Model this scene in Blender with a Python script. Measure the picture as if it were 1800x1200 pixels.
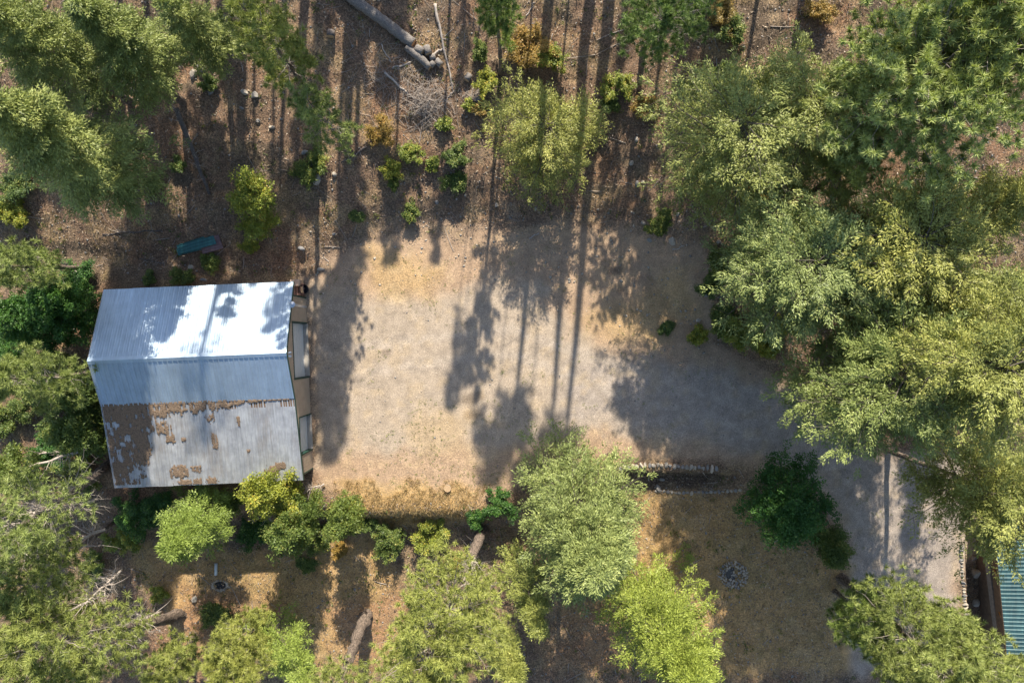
import bpy, math, random
import numpy as np
from mathutils import Vector, Matrix

# ------------------------------------------------------------------ clear
for o in list(bpy.data.objects):
    bpy.data.objects.remove(o)
S = bpy.context.scene
C = S.collection
PI = math.pi

# ------------------------------------------------------------------ camera, sky, sun, exposure
HC = 47.5
cam_d = bpy.data.cameras.new('camera')
cam_d.sensor_width = 36.0
cam_d.lens = 24.0
cam_d.clip_end = 600
cam = bpy.data.objects.new('camera', cam_d)
cam.location = (0, 0, HC)
cam.rotation_euler = (0, 0, 0)
C.objects.link(cam)
S.camera = cam

SUN_EL = math.radians(34.0)
SUN_DX = 0.085                       # the sun stands uphill (+y), a little to the right
sun_h = Vector((SUN_DX, 1.0, 0)).normalized()
sun_dir = Vector((sun_h.x*math.cos(SUN_EL), sun_h.y*math.cos(SUN_EL), math.sin(SUN_EL)))

W = bpy.data.worlds.new('World')
S.world = W
W.use_nodes = True
wn = W.node_tree
bg = wn.nodes['Background']
sky = wn.nodes.new('ShaderNodeTexSky')
sky.sky_type = 'NISHITA'
sky.sun_disc = False
sky.sun_elevation = SUN_EL
sky.sun_rotation = math.atan2(SUN_DX, 1.0)
sky.air_density = 1.0
sky.dust_density = 1.0
sky.ozone_density = 1.0
wn.links.new(sky.outputs[0], bg.inputs[0])
bg.inputs[1].default_value = 0.108

sl = bpy.data.lights.new('sun', 'SUN')
sl.energy = 5.0
sl.angle = math.radians(0.55)
sl.color = (1.0, 0.915, 0.765)
so = bpy.data.objects.new('sun', sl)
so.rotation_euler = sun_dir.to_track_quat('Z', 'Y').to_euler()
so.location = (0, 60, 60)
C.objects.link(so)

S.view_settings.view_transform = 'Standard'
S.view_settings.look = 'None'
S.view_settings.gamma = 1.0
S.view_settings.use_curve_mapping = False
S.view_settings.exposure = 1.0
S.render.engine = 'CYCLES'

# ------------------------------------------------------------------ basic helpers
def smooth(a, b, x):
    t = np.clip((x-a)/(b-a), 0, 1)
    return t*t*(3-2*t)

def hash2(ix, iy, seed):
    ix = ix.astype(np.int64); iy = iy.astype(np.int64)
    h = (ix*374761393 + iy*668265263 + seed*1274126177) & 0xffffffff
    h = ((h ^ (h >> 13))*1274126177) & 0xffffffff
    h = h ^ (h >> 16)
    return (h & 0xffffff)/float(0x1000000)

def vnoise(x, y, seed=0):
    x = np.asarray(x, float); y = np.asarray(y, float)
    ix = np.floor(x); iy = np.floor(y)
    fx = x-ix; fy = y-iy
    fx = fx*fx*(3-2*fx); fy = fy*fy*(3-2*fy)
    a = hash2(ix, iy, seed); b = hash2(ix+1, iy, seed)
    c = hash2(ix, iy+1, seed); d = hash2(ix+1, iy+1, seed)
    return (a*(1-fx)+b*fx)*(1-fy)+(c*(1-fx)+d*fx)*fy

def fbm(x, y, seed=0, octv=4):
    s = 0; a = 0.5; f = 1.0
    for i in range(octv):
        s = s + a*vnoise(x*f, y*f, seed+i*17); a *= 0.5; f *= 2.03
    return s/(1-0.5**octv)

# ------------------------------------------------------------------ the lie of the land
_ye = np.array([[-95,6.0],[-36,6.0],[-26,5.4],[-14,5.2],[-10,7.4],[-4,8.4],[6,8.4],[9,5.5],[11.5,1.5],[14,0.2],[18,-2.0],[25,-6.5],[31,-8.5],[95,-12]])
_ys = np.array([[-95,-11.3],[-14,-11.3],[-10,-11.6],[-2,-11.6],[2,-11.2],[6,-9.6],[8,-9.0],[15,-9.05],[17,-9.05],[95,-9.05]])
_dp = np.array([[-95,1.2],[-28,1.5],[-10,1.9],[0,1.9],[7,1.1],[14.5,0.9],[17.5,0.0],[95,0.0]])
def height(x, y):
    x = np.asarray(x, float); y = np.asarray(y, float)
    ye = np.interp(x, _ye[:,0], _ye[:,1]); d = y-ye
    hill = np.where(d > 0, 0.36*np.minimum(d, 3.2)+0.20*np.maximum(d-3.2, 0), 0)
    hill = hill*smooth(-0.2, 1.2, d)
    hill = np.where(d > 60, 0.36*3.2+0.20*56.8, hill)
    ys = np.interp(x, _ys[:,0], _ys[:,1]); e = ys-y
    D = np.interp(x, _dp[:,0], _dp[:,1])
    wallish = smooth(6.0, 8.0, x)*(1-smooth(15.6, 16.8, x))
    width = 1.9*(1-wallish)+0.34*wallish
    south = -D*smooth(0, 1, e/width) - 0.05*np.clip(e, 0, 60)
    road = -0.075*np.clip(-4-y, 0, 40)*smooth(15.5, 20, x)
    south = south*(1-smooth(15.5, 20, x)) + road
    # the lower terrace beside the road, right of its stone edging
    gx = 31.9+(-14.0-y)*0.06
    gul = -1.15*smooth(0.1, 1.0, x-gx)*smooth(-12.5, -14.0, y)
    onhill = smooth(0.3, 2.0, d)+smooth(0.5, 2.5, e)*0.35
    rough = (fbm(x*0.45, y*0.45, 3, 3)-0.5)*0.55*np.clip(onhill, 0, 1)
    fine = (fbm(x*1.9, y*1.9, 9, 3)-0.5)*(0.05+0.16*np.clip(onhill, 0, 1))
    pad = (fbm(x*0.25, y*0.25, 5, 2)-0.5)*0.10
    return hill+south+gul+rough+fine+pad

def hz(x, y):
    return float(height(np.array([x]), np.array([y]))[0])

def at(px, py, z=None):
    """photograph pixel (1800x1200) -> point in the place at height z, or on the ground"""
    if z is not None:
        k = (HC-z)/1200.0
        return ((px-900)*k, (600-py)*k, z)
    z = 0.0
    for i in range(12):
        k = (HC-z)/1200.0
        x = (px-900)*k; y = (600-py)*k
        z = 0.5*z+0.5*hz(x, y)
    return (x, y, z)

# ------------------------------------------------------------------ mesh helpers
def np_mesh(name, V, F, attrs=None, mats=(), midx=None, smoothf=False):
    """V (n,3); F (m,k) one face size"""
    V = np.ascontiguousarray(V, dtype=np.float32); F = np.ascontiguousarray(F, dtype=np.int32)
    me = bpy.data.meshes.new(name)
    n = len(V); m, k = F.shape
    me.vertices.add(n); me.vertices.foreach_set('co', V.ravel())
    me.loops.add(m*k); me.loops.foreach_set('vertex_index', F.ravel())
    me.polygons.add(m)
    me.polygons.foreach_set('loop_start', np.arange(0, m*k, k, dtype=np.int32))
    if midx is not None:
        me.polygons.foreach_set('material_index', np.asarray(midx, dtype=np.int32))
    if smoothf:
        me.polygons.foreach_set('use_smooth', np.ones(m, dtype=bool))
    if attrs:
        for an, av in attrs.items():
            av = np.ascontiguousarray(av, dtype=np.float32)
            if av.ndim == 1:
                a = me.attributes.new(an, 'FLOAT', 'POINT'); a.data.foreach_set('value', av)
            else:
                a = me.attributes.new(an, 'FLOAT_COLOR', 'POINT')
                c4 = np.ones((len(av), 4), dtype=np.float32); c4[:, :3] = av
                a.data.foreach_set('color', c4.ravel())
    for mt in mats: me.materials.append(mt)
    me.update(calc_edges=True)
    return me

def link(name, me, parent=None):
    o = bpy.data.objects.new(name, me); C.objects.link(o)
    if parent is not None: o.parent = parent
    return o

def tag(o, label=None, cat=None, group=None, kind=None):
    if label: o['label'] = label
    if cat: o['category'] = cat
    if group: o['group'] = group
    if kind: o['kind'] = kind
    return o

def empty(name, loc, label, cat, group=None, rz=0.0):
    o = bpy.data.objects.new(name, None); C.objects.link(o)
    o.location = loc; o.rotation_euler = (0, 0, rz); o.empty_display_size = 0.3
    return tag(o, label, cat, group)

class MB:
    """collects polygons of any size"""
    def __init__(s): s.v = []; s.f = []; s.m = []
    def poly(s, pts, faces, m=0):
        b = len(s.v); s.v += [tuple(p) for p in pts]
        for f in faces: s.f.append([b+i for i in f]); s.m.append(m)
    def box(s, x0, y0, z0, x1, y1, z1, m=0):
        p = [(x0,y0,z0),(x1,y0,z0),(x1,y1,z0),(x0,y1,z0),(x0,y0,z1),(x1,y0,z1),(x1,y1,z1),(x0,y1,z1)]
        s.poly(p, [(0,3,2,1),(4,5,6,7),(0,1,5,4),(1,2,6,5),(2,3,7,6),(3,0,4,7)], m)
    def tube(s, pts, rad, sides=8, m=0, caps=True, capm=None):
        pts = [Vector(p) for p in pts]; n = len(pts); rings = []
        b = len(s.v)
        for i, p in enumerate(pts):
            t = (pts[min(i+1, n-1)]-pts[max(i-1, 0)]).normalized()
            u = t.cross(Vector((0, 0, 1)))
            if u.length < 0.05: u = t.cross(Vector((1, 0, 0)))
            u.normalize(); w = t.cross(u)
            r = rad[i] if hasattr(rad, '__len__') else rad
            for k in range(sides):
                a = 2*PI*k/sides
                s.v.append(tuple(p+u*(r*math.cos(a))+w*(r*math.sin(a))))
        for i in range(n-1):
            for k in range(sides):
                k2 = (k+1) % sides
                s.f.append([b+i*sides+k, b+i*sides+k2, b+(i+1)*sides+k2, b+(i+1)*sides+k]); s.m.append(m)
        if caps:
            cm = m if capm is None else capm
            s.f.append([b+k for k in range(sides)][::-1]); s.m.append(cm)
            s.f.append([b+(n-1)*sides+k for k in range(sides)]); s.m.append(cm)
    def mesh(s, name, mats, smoothf=False):
        me = bpy.data.meshes.new(name); me.from_pydata(s.v, [], s.f)
        for mt in (mats if isinstance(mats, (list, tuple)) else [mats]): me.materials.append(mt)
        me.polygons.foreach_set('material_index', s.m)
        if smoothf: me.polygons.foreach_set('use_smooth', [len(f) == 4 for f in s.f])
        me.update(); return me
    def build(s, name, mats, parent=None, smoothf=False):
        return link(name, s.mesh(name, mats, smoothf), parent)

# ------------------------------------------------------------------ materials
def newmat(name):
    m = bpy.data.materials.new(name); m.use_nodes = True
    return m, m.node_tree, m.node_tree.nodes['Principled BSDF']
def N(nt, t, **kw):
    n = nt.nodes.new(t)
    for k, v in kw.items(): setattr(n, k, v)
    return n
def noise(nt, vec, scale, detail=4, rough=0.6):
    n = N(nt, 'ShaderNodeTexNoise'); n.inputs['Scale'].default_value = scale
    n.inputs['Detail'].default_value = detail; n.inputs['Roughness'].default_value = rough
    if vec is not None: nt.links.new(vec, n.inputs['Vector'])
    return n
def ramp(nt, fac, stops):
    r = N(nt, 'ShaderNodeValToRGB'); e = r.color_ramp.elements
    while len(e) > 1: e.remove(e[-1])
    e[0].position = stops[0][0]; e[0].color = (*stops[0][1], 1)
    for p, c in stops[1:]:
        q = e.new(p); q.color = (*c, 1)
    nt.links.new(fac, r.inputs[0]); return r
def mix(nt, mode, fac, a, b):
    n = N(nt, 'ShaderNodeMix', data_type='RGBA', blend_type=mode)
    n.clamp_result = False
    for s_, v in ((0, fac), (6, a), (7, b)):
        if isinstance(v, (int, float)): n.inputs[s_].default_value = v
        elif isinstance(v, tuple): n.inputs[s_].default_value = (*v, 1)
        else: nt.links.new(v, n.inputs[s_])
    return n.outputs[2]
def bump(nt, bs, h, strength, dist=0.05):
    b = N(nt, 'ShaderNodeBump'); b.inputs['Strength'].default_value = strength
    b.inputs['Distance'].default_value = dist
    nt.links.new(h, b.inputs['Height']); nt.links.new(b.outputs[0], bs.inputs['Normal'])

def simple(name, col, rough=0.8, var=0.25, scale=3.0, metallic=0.0, bmp=0.0, obj=False, spec=0.3):
    m, nt, bs = newmat(name)
    tc = N(nt, 'ShaderNodeTexCoord')
    nz = noise(nt, tc.outputs['Object'], scale, 5)
    r = ramp(nt, nz.outputs[0], [(0.25, (1-var,)*3), (0.75, (1+var,)*3)])
    c = mix(nt, 'MULTIPLY', 1.0, tuple(col), r.outputs[0])
    if obj:
        oi = N(nt, 'ShaderNodeObjectInfo')
        r2 = ramp(nt, oi.outputs['Random'], [(0, (0.62, 0.64, 0.7)), (0.5, (1.0, 0.97, 0.92)), (1, (1.45, 1.3, 1.1))])
        c = mix(nt, 'MULTIPLY', 1.0, c, r2.outputs[0])
    nt.links.new(c, bs.inputs['Base Color'])
    bs.inputs['Roughness'].default_value = rough
    bs.inputs['Metallic'].default_value = metallic
    bs.inputs['Specular IOR Level'].default_value = spec
    if bmp: bump(nt, bs, nz.outputs[0], bmp)
    return m

def foliage_mat(name, dark, light, yellow=None, trans=0.25):
    """per-clump variation from the 'tint' attribute, plus object random hue"""
    m, nt, bs = newmat(name)
    at_ = N(nt, 'ShaderNodeAttribute', attribute_name='tint')
    stops = [(0.0, dark), (0.75, light)]
    stops.append((1.0, yellow if yellow else tuple(min(1, c*1.15) for c in light)))
    r = ramp(nt, at_.outputs['Fac'], stops)
    oi = N(nt, 'ShaderNodeObjectInfo')
    r2 = ramp(nt, oi.outputs['Random'], [(0, (0.85, 0.92, 1.0)), (1, (1.12, 1.06, 0.92))])
    c = mix(nt, 'MULTIPLY', 1.0, r.outputs[0], r2.outputs[0])
    nt.links.new(c, bs.inputs['Base Color'])
    bs.inputs['Roughness'].default_value = 0.5
    bs.inputs['Specular IOR Level'].default_value = 0.35
    tr = N(nt, 'ShaderNodeBsdfTranslucent')
    c2 = mix(nt, 'MULTIPLY', 1.0, c, (1.25, 1.3, 0.6))
    nt.links.new(c2, tr.inputs[0])
    mx = N(nt, 'ShaderNodeMixShader'); mx.inputs[0].default_value = trans
    out = nt.nodes['Material Output']
    nt.links.new(bs.outputs[0], mx.inputs[1]); nt.links.new(tr.outputs[0], mx.inputs[2])
    nt.links.new(mx.outputs[0], out.inputs[0])
    return m

M_bark, nt_b, bs_b = newmat('pine_bark')
tc_b = N(nt_b, 'ShaderNodeTexCoord'); mp_b = N(nt_b, 'ShaderNodeMapping'); mp_b.inputs['Scale'].default_value = (1, 1, 0.4)
nt_b.links.new(tc_b.outputs['Object'], mp_b.inputs[0]); nz_b = noise(nt_b, mp_b.outputs[0], 11.0, 8, 0.75)
nt_b.links.new(ramp(nt_b, nz_b.outputs[0], [(0.38, (0.03, 0.024, 0.02)), (0.5, (0.15, 0.115, 0.092)), (0.64, (0.31, 0.235, 0.185))]).outputs[0], bs_b.inputs['Base Color'])
bs_b.inputs['Roughness'].default_value = 0.95; bump(nt_b, bs_b, nz_b.outputs[0], 1.0, 0.1)
M_greybark = simple('grey_bark', (0.20, 0.18, 0.165), 0.95, 0.6, 14.0, bmp=0.9)
M_dead = simple('bleached_dead_wood', (0.40, 0.345, 0.30), 0.9, 0.3, 6.0, bmp=0.3)
M_twig = simple('dark_twig_bark', (0.115, 0.098, 0.082), 0.95, 0.3, 6.0)
M_limb = simple('grey_dead_limb', (0.30, 0.26, 0.23), 0.9, 0.3, 6.0)
M_darklog = simple('dark_log_bark', (0.13, 0.11, 0.10), 0.95, 0.4, 7.0, bmp=0.8)
M_cut = simple('cut_wood', (0.42, 0.29, 0.17), 0.8, 0.25, 14.0)
M_stone = simple('field_stone', (0.33, 0.31, 0.285), 0.9, 0.3, 5.0, bmp=0.5, obj=True)
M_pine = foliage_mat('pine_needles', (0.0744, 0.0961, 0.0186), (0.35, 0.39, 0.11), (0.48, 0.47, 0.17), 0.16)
M_pine_sun = foliage_mat('sunlit_pine_needles', (0.14, 0.17, 0.04), (0.50, 0.53, 0.18), (0.62, 0.60, 0.25), 0.2)  # lit copy of the pine needles, sun brightness put into the colour
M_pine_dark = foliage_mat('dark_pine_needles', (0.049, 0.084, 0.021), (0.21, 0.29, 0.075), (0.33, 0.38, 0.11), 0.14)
M_fir = foliage_mat('fir_needles', (0.054, 0.078, 0.018), (0.31, 0.35, 0.10), (0.44, 0.45, 0.15), 0.14)
M_fir_blue = foliage_mat('blue_green_fir_needles', (0.06, 0.087, 0.027), (0.33, 0.38, 0.125), (0.48, 0.49, 0.18), 0.14)
M_larch = foliage_mat('pale_green_needles', (0.084, 0.102, 0.0228), (0.39, 0.41, 0.12), (0.52, 0.49, 0.17), 0.18)
M_bright = foliage_mat('bright_green_needles', (0.0744, 0.1054, 0.0186), (0.34, 0.41, 0.08), (0.47, 0.50, 0.14), 0.18)
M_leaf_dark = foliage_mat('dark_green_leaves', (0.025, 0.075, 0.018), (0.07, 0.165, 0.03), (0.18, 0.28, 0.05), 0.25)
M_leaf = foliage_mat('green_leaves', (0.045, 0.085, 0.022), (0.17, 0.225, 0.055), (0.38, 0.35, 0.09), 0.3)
M_leaf_yel = foliage_mat('yellow_green_leaves', (0.0975, 0.135, 0.0225), (0.30, 0.33, 0.05), (0.52, 0.38, 0.07), 0.20)
M_leaf_org = foliage_mat('orange_brown_leaves', (0.16, 0.12, 0.03), (0.34, 0.23, 0.06), (0.48, 0.26, 0.07), 0.25)
M_straw = foliage_mat('dry_grass_blades', (0.22, 0.155, 0.08), (0.44, 0.33, 0.18), (0.5, 0.42, 0.24), 0.15)
M_weed = foliage_mat('weed_blades', (0.14, 0.18, 0.05), (0.26, 0.30, 0.09), (0.36, 0.34, 0.12), 0.2)

# ground: composition painted as an attribute (what lies where), grain from noise
def ground_mat():
    m, nt, bs = newmat('forest_ground')
    tc = N(nt, 'ShaderNodeTexCoord'); ob = tc.outputs['Object']
    ca = N(nt, 'ShaderNodeAttribute', attribute_name='soil')
    lt = N(nt, 'ShaderNodeAttribute', attribute_name='litter')
    n1 = noise(nt, ob, 1.3, 8, 0.72)
    n2 = noise(nt, ob, 9.0, 8, 0.75)
    n3 = noise(nt, ob, 15.0, 6, 0.8)
    c = mix(nt, 'MULTIPLY', 1.0, ca.outputs['Color'], ramp(nt, n1.outputs[0], [(0.3, (0.74, 0.73, 0.72)), (0.7, (1.24, 1.22, 1.2))]).outputs[0])
    # strong speckle where needle litter lies
    sp = ramp(nt, n2.outputs[0], [(0.36, (0.38, 0.37, 0.37)), (0.5, (0.98, 0.98, 0.98)), (0.62, (1.8, 1.66, 1.5))])
    c = mix(nt, 'MULTIPLY', lt.outputs['Fac'], c, sp.outputs[0])
    sp2 = ramp(nt, n3.outputs[0], [(0.36, (0.5, 0.5, 0.52)), (0.5, (0.98, 0.98, 0.98)), (0.64, (1.5, 1.46, 1.42))])
    c = mix(nt, 'MULTIPLY', 0.85, c, sp2.outputs[0])
    # pebble speckle
    v = N(nt, 'ShaderNodeTexVoronoi'); v.inputs['Scale'].default_value = 11.0
    nt.links.new(ob, v.inputs['Vector'])
    r = ramp(nt, v.outputs['Distance'], [(0.0, (1.25, 1.24, 1.22)), (0.14, (1.1, 1.1, 1.1)), (0.2, (0.97, 0.97, 0.97)), (1.0, (1, 1, 1))])
    c = mix(nt, 'MULTIPLY', 0.6, c, r.outputs[0])
    nt.links.new(c, bs.inputs['Base Color'])
    bs.inputs['Roughness'].default_value = 1.0
    bs.inputs['Specular IOR Level'].default_value = 0.1
    ad = N(nt, 'ShaderNodeMath', operation='ADD')
    nt.links.new(n2.outputs[0], ad.inputs[0]); nt.links.new(n3.outputs[0], ad.inputs[1])
    b = N(nt, 'ShaderNodeBump'); b.inputs['Distance'].default_value = 0.12
    ml = N(nt, 'ShaderNodeMath', operation='MULTIPLY_ADD'); ml.inputs[1].default_value = 0.6; ml.inputs[2].default_value = 0.22
    nt.links.new(lt.outputs['Fac'], ml.inputs[0]); nt.links.new(ml.outputs[0], b.inputs['Strength'])
    nt.links.new(ad.outputs[0], b.inputs['Height']); nt.links.new(b.outputs[0], bs.inputs['Normal'])
    return m
M_ground = ground_mat()

def roof_mat(name, col, dirt=0.25, metallic=0.6, rough=0.45, stain=0.0):
    m, nt, bs = newmat(name)
    tc = N(nt, 'ShaderNodeTexCoord')
    nz = noise(nt, tc.outputs['Object'], 1.4, 7, 0.65)
    mp = N(nt, 'ShaderNodeMapping'); mp.inputs['Scale'].default_value = (9, 0.7, 1)
    nt.links.new(tc.outputs['Object'], mp.inputs[0])
    st = noise(nt, mp.outputs[0], 1.0, 5, 0.6)
    c = mix(nt, 'MULTIPLY', 1.0, col, ramp(nt, nz.outputs[0], [(0.3, (1-dirt, 1-dirt, 1-dirt*0.9)), (0.65, (1.05,)*3)]).outputs[0])
    c = mix(nt, 'MULTIPLY', 1.0, c, ramp(nt, st.outputs[0], [(0.35, (1-dirt*0.6,)*3), (0.6, (1.03,)*3)]).outputs[0])
    oi = N(nt, 'ShaderNodeObjectInfo')
    c = mix(nt, 'MULTIPLY', 1.0, c, ramp(nt, oi.outputs['Random'], [(0, (0.93,)*3), (1, (1.05,)*3)]).outputs[0])
    if stain:
        mp2 = N(nt, 'ShaderNodeMapping'); mp2.inputs['Scale'].default_value = (5, 0.5, 1)
        nt.links.new(tc.outputs['Object'], mp2.inputs[0])
        s2 = noise(nt, mp2.outputs[0], 1.3, 9, 0.75); s3 = noise(nt, tc.outputs['Object'], 0.45, 3, 0.5)
        mu = N(nt, 'ShaderNodeMath', operation='MULTIPLY'); nt.links.new(s2.outputs[0], mu.inputs[0]); nt.links.new(s3.outputs[0], mu.inputs[1])
        rs = ramp(nt, mu.outputs[0], [(0.25, (0, 0, 0)), (0.37, (stain,)*3)])
        c = mix(nt, 'MIX', rs.outputs[0], c, (0.30, 0.235, 0.18))
    nt.links.new(c, bs.inputs['Base Color'])
    bs.inputs['Metallic'].default_value = metallic
    bs.inputs['Roughness'].default_value = rough
    bump(nt, bs, nz.outputs[0], 0.08, 0.02)
    return m
M_roof = roof_mat('galvanised_roof_steel', (0.44, 0.54, 0.65), 0.12)
M_roof_old = roof_mat('weathered_roof_steel', (0.60, 0.61, 0.62), 0.35, 0.5, 0.45, 0.4)
M_greenroof = roof_mat('green_roof_steel', (0.05, 0.125, 0.135), 0.45, 0.2, 0.5)
M_sheet_g = roof_mat('teal_painted_sheet', (0.05, 0.19, 0.19), 0.4, 0.1, 0.4)
M_sheet_b = roof_mat('brown_painted_sheet', (0.23, 0.15, 0.15), 0.4, 0.1, 0.5)
M_siding = simple('tan_siding_paint', (0.44, 0.35, 0.265), 0.75, 0.12, 2.0)
M_door = simple('white_door_paint', (0.66, 0.66, 0.64), 0.5, 0.06, 2.0)
M_trim = simple('dark_green_trim_paint', (0.022, 0.06, 0.045), 0.5, 0.15, 3.0)
M_conc = simple('concrete', (0.36, 0.33, 0.29), 0.9, 0.2, 3.0)
M_litter = simple('brown_needle_litter', (0.205, 0.145, 0.10), 1.0, 0.7, 16.0, bmp=1.0)
M_zinc = simple('zinc_pipe', (0.55, 0.57, 0.6), 0.35, 0.1, 4.0, metallic=0.7)
M_timber = simple('brown_timber', (0.15, 0.095, 0.06), 0.85, 0.35, 5.0)
M_timber_o = simple('orange_brace_timber', (0.42, 0.20, 0.06), 0.8, 0.25, 5.0)
M_tarp = simple('black_plastic', (0.03, 0.035, 0.045), 0.35, 0.2, 3.0)
M_tan = simple('tan_block', (0.50, 0.37, 0.28), 0.8, 0.2, 5.0)
M_white = simple('white_pipe_plastic', (0.62, 0.66, 0.68), 0.5, 0.15, 5.0)
M_rust = simple('rusty_brown_wood', (0.24, 0.14, 0.11), 0.9, 0.4, 9.0, bmp=0.6)

# ------------------------------------------------------------------ ground sheet
def axis(lo, hi, a, b, fine, coarse):
    L = np.arange(lo, a, coarse); Mi = np.arange(a, b, fine); R = np.arange(b, hi+coarse, coarse)
    return np.concatenate([L, Mi, R])
gx = axis(-95, 95, -39, 39, 0.21, 2.0)
gy = axis(-80, 95, -26.5, 27, 0.21, 2.0)
X, Y = np.meshgrid(gx, gy)
Z = height(X, Y)

def sdist(poly, X, Y):
    """signed distance (m), positive inside; poly in pixels of the ground plane"""
    P = np.array([((px-900)*HC/1200, (600-py)*HC/1200) for px, py in poly])
    ins = np.zeros(X.shape, bool); dm = np.full(X.shape, 1e9)
    n = len(P)
    for i in range(n):
        x0, y0 = P[i]; x1, y1 = P[(i+1) % n]
        c = ((y0 > Y) != (y1 > Y)) & (X < (x1-x0)*(Y-y0)/((y1-y0) if y1 != y0 else 1e-9)+x0)
        ins ^= c
        t = np.clip(((X-x0)*(x1-x0)+(Y-y0)*(y1-y0))/((x1-x0)**2+(y1-y0)**2), 0, 1)
        dm = np.minimum(dm, np.hypot(X-(x0+t*(x1-x0)), Y-(y0+t*(y1-y0))))
    return np.where(ins, dm, -dm)

def lay(base, col, w):
    return base*(1-w[..., None])+np.array(col)*w[..., None]

wob = (fbm(X*0.8, Y*0.8, 21, 4)-0.5)
wob2 = (fbm(X*2.6, Y*2.6, 33, 4)-0.5)
soil = np.zeros(X.shape+(3,)); soil[...] = (0.235, 0.163, 0.115)            # needle duff
lit = np.full(X.shape, 1.0)
n = fbm(X*0.35, Y*0.35, 41, 4)
soil = lay(soil, (0.175, 0.14, 0.105), smooth(0.5, 0.62, n)*0.8)            # greyer earth
soil = lay(soil, (0.29, 0.18, 0.115), smooth(0.55, 0.7, fbm(X*0.5, Y*0.5, 47, 4))*0.8)  # reddish duff
soil = lay(soil, (0.38, 0.285, 0.17), smooth(0.54, 0.7, fbm(X*0.7, Y*0.7+9, 53, 5))*0.65)  # dry grass
# earth bank between hill and yard
bank = [(520,430),(700,385),(850,375),(1050,385),(1230,400),(1270,520),(1250,600),(1120,620),(1030,560),(960,470),(860,440),(740,470),(660,480),(560,500)]
w = smooth(-0.8, 1.0, sdist(bank, X, Y)+wob*3)
soil = lay(soil, (0.30, 0.225, 0.165), w*0.85); lit = lit*(1-0.35*w)
# warm bare earth round the yard
yard = [(545,490),(620,430),(720,405),(800,430),(880,400),(1060,400),(1240,440),(1250,600),(1370,660),(1470,740),(1560,790),(1800,800),(1800,1000),(1710,1010),(1712,1200),(1500,1200),(1500,960),(1440,870),(1330,835),(1260,812),(1080,806),(960,820),(860,880),(650,880),(560,850)]
w = smooth(-0.5, 0.5, sdist(yard, X, Y)+wob*1.2)
soil = lay(soil, (0.40, 0.29, 0.20), w*0.9); lit = lit*(1-w*0.72)
gr = [(548,500),(640,520),(700,500),(760,520),(850,490),(950,500),(1010,590),(1120,625),(1250,655),(1370,690),(1470,760),(1560,800),(1800,810),(1800,990),(1690,1000),(1695,1200),(1520,1200),(1510,950),(1450,850),(1340,795),(1200,770),(1060,760),(960,780),(860,800),(800,790),(700,800),(640,790),(552,820)]
w = smooth(-0.9, 0.9, sdist(gr, X, Y)+wob*2.2)
soil = lay(soil, (0.38, 0.318, 0.252), w*0.95); lit = lit*(1-w*0.55)
drv = [(1120,620),(1250,650),(1370,690),(1470,760),(1560,800),(1700,810),(1700,1200),(1520,1200),(1510,950),(1450,850),(1340,790),(1150,760),(980,740),(1000,640)]
w = smooth(-1.0, 1.2, sdist(drv, X, Y)+wob*1.5)
soil = lay(soil, (0.335, 0.295, 0.265), w*0.75)
# wheel tracks along the drive
for off in (-0.9, 0.9):
    pl = [(560,640),(900,600),(1120,680),(1300,730),(1450,830),(1560,930),(1600,1200)]
    P = [((a-900)*HC/1200+0, (600-b)*HC/1200+off) for a, b in pl]
    dm = np.full(X.shape, 1e9)
    for (x0, y0), (x1, y1) in zip(P[:-1], P[1:]):
        t = np.clip(((X-x0)*(x1-x0)+(Y-y0)*(y1-y0))/((x1-x0)**2+(y1-y0)**2), 0, 1)
        dm = np.minimum(dm, np.hypot(X-(x0+t*(x1-x0)), Y-(y0+t*(y1-y0))))
    soil = lay(soil, (0.42, 0.365, 0.31), (1-smooth(0.1, 0.55, dm+wob2*0.5))*0.5)
# turning arcs of tyres and dark scuffs in the yard
for cx_, cy_, r_, a0_, a1_ in ((-6.5, 9.5, 11.5, -2.4, -0.8), (-6.5, 9.5, 13.1, -2.4, -0.8), (-4.0, -13.0, 12.2, 0.5, 2.2), (-4.0, -13.0, 13.8, 0.5, 2.2)):
    an_ = np.arctan2(Y-cy_, X-cx_); dm = np.abs(np.hypot(X-cx_, Y-cy_)-r_)
    soil = lay(soil, (0.30, 0.255, 0.21), (1-smooth(0.05, 0.3, dm+wob2*0.3))*((an_ > a0_) & (an_ < a1_))*smooth(0.35, 0.55, fbm(X*0.5, Y*0.5, 201, 3))*0.6)
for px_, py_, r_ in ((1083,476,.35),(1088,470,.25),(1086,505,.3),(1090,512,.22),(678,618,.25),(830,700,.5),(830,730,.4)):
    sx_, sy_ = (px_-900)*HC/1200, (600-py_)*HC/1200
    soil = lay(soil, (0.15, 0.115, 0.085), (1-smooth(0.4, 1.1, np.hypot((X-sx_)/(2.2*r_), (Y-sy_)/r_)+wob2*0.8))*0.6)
# golden dry grass on the south lip and on the north-west lip of the yard
for poly, s_ in (([(600,850),(840,855),(850,915),(700,935),(630,920)], 0.9), ([(650,440),(780,470),(760,530),(670,530),(640,490)], 0.6),
                 ([(1030,560),(1110,520),(1200,470),(1220,560),(1150,610),(1060,600)], 0.55), ([(700,740),(820,720),(830,800),(740,800)], 0.35)):
    w = smooth(-0.8, 0.8, sdist(poly, X, Y)+wob*2)*s_
    soil = lay(soil, (0.46, 0.32, 0.15), w); lit = np.clip(lit+w*0.3, 0, 1)
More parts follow.
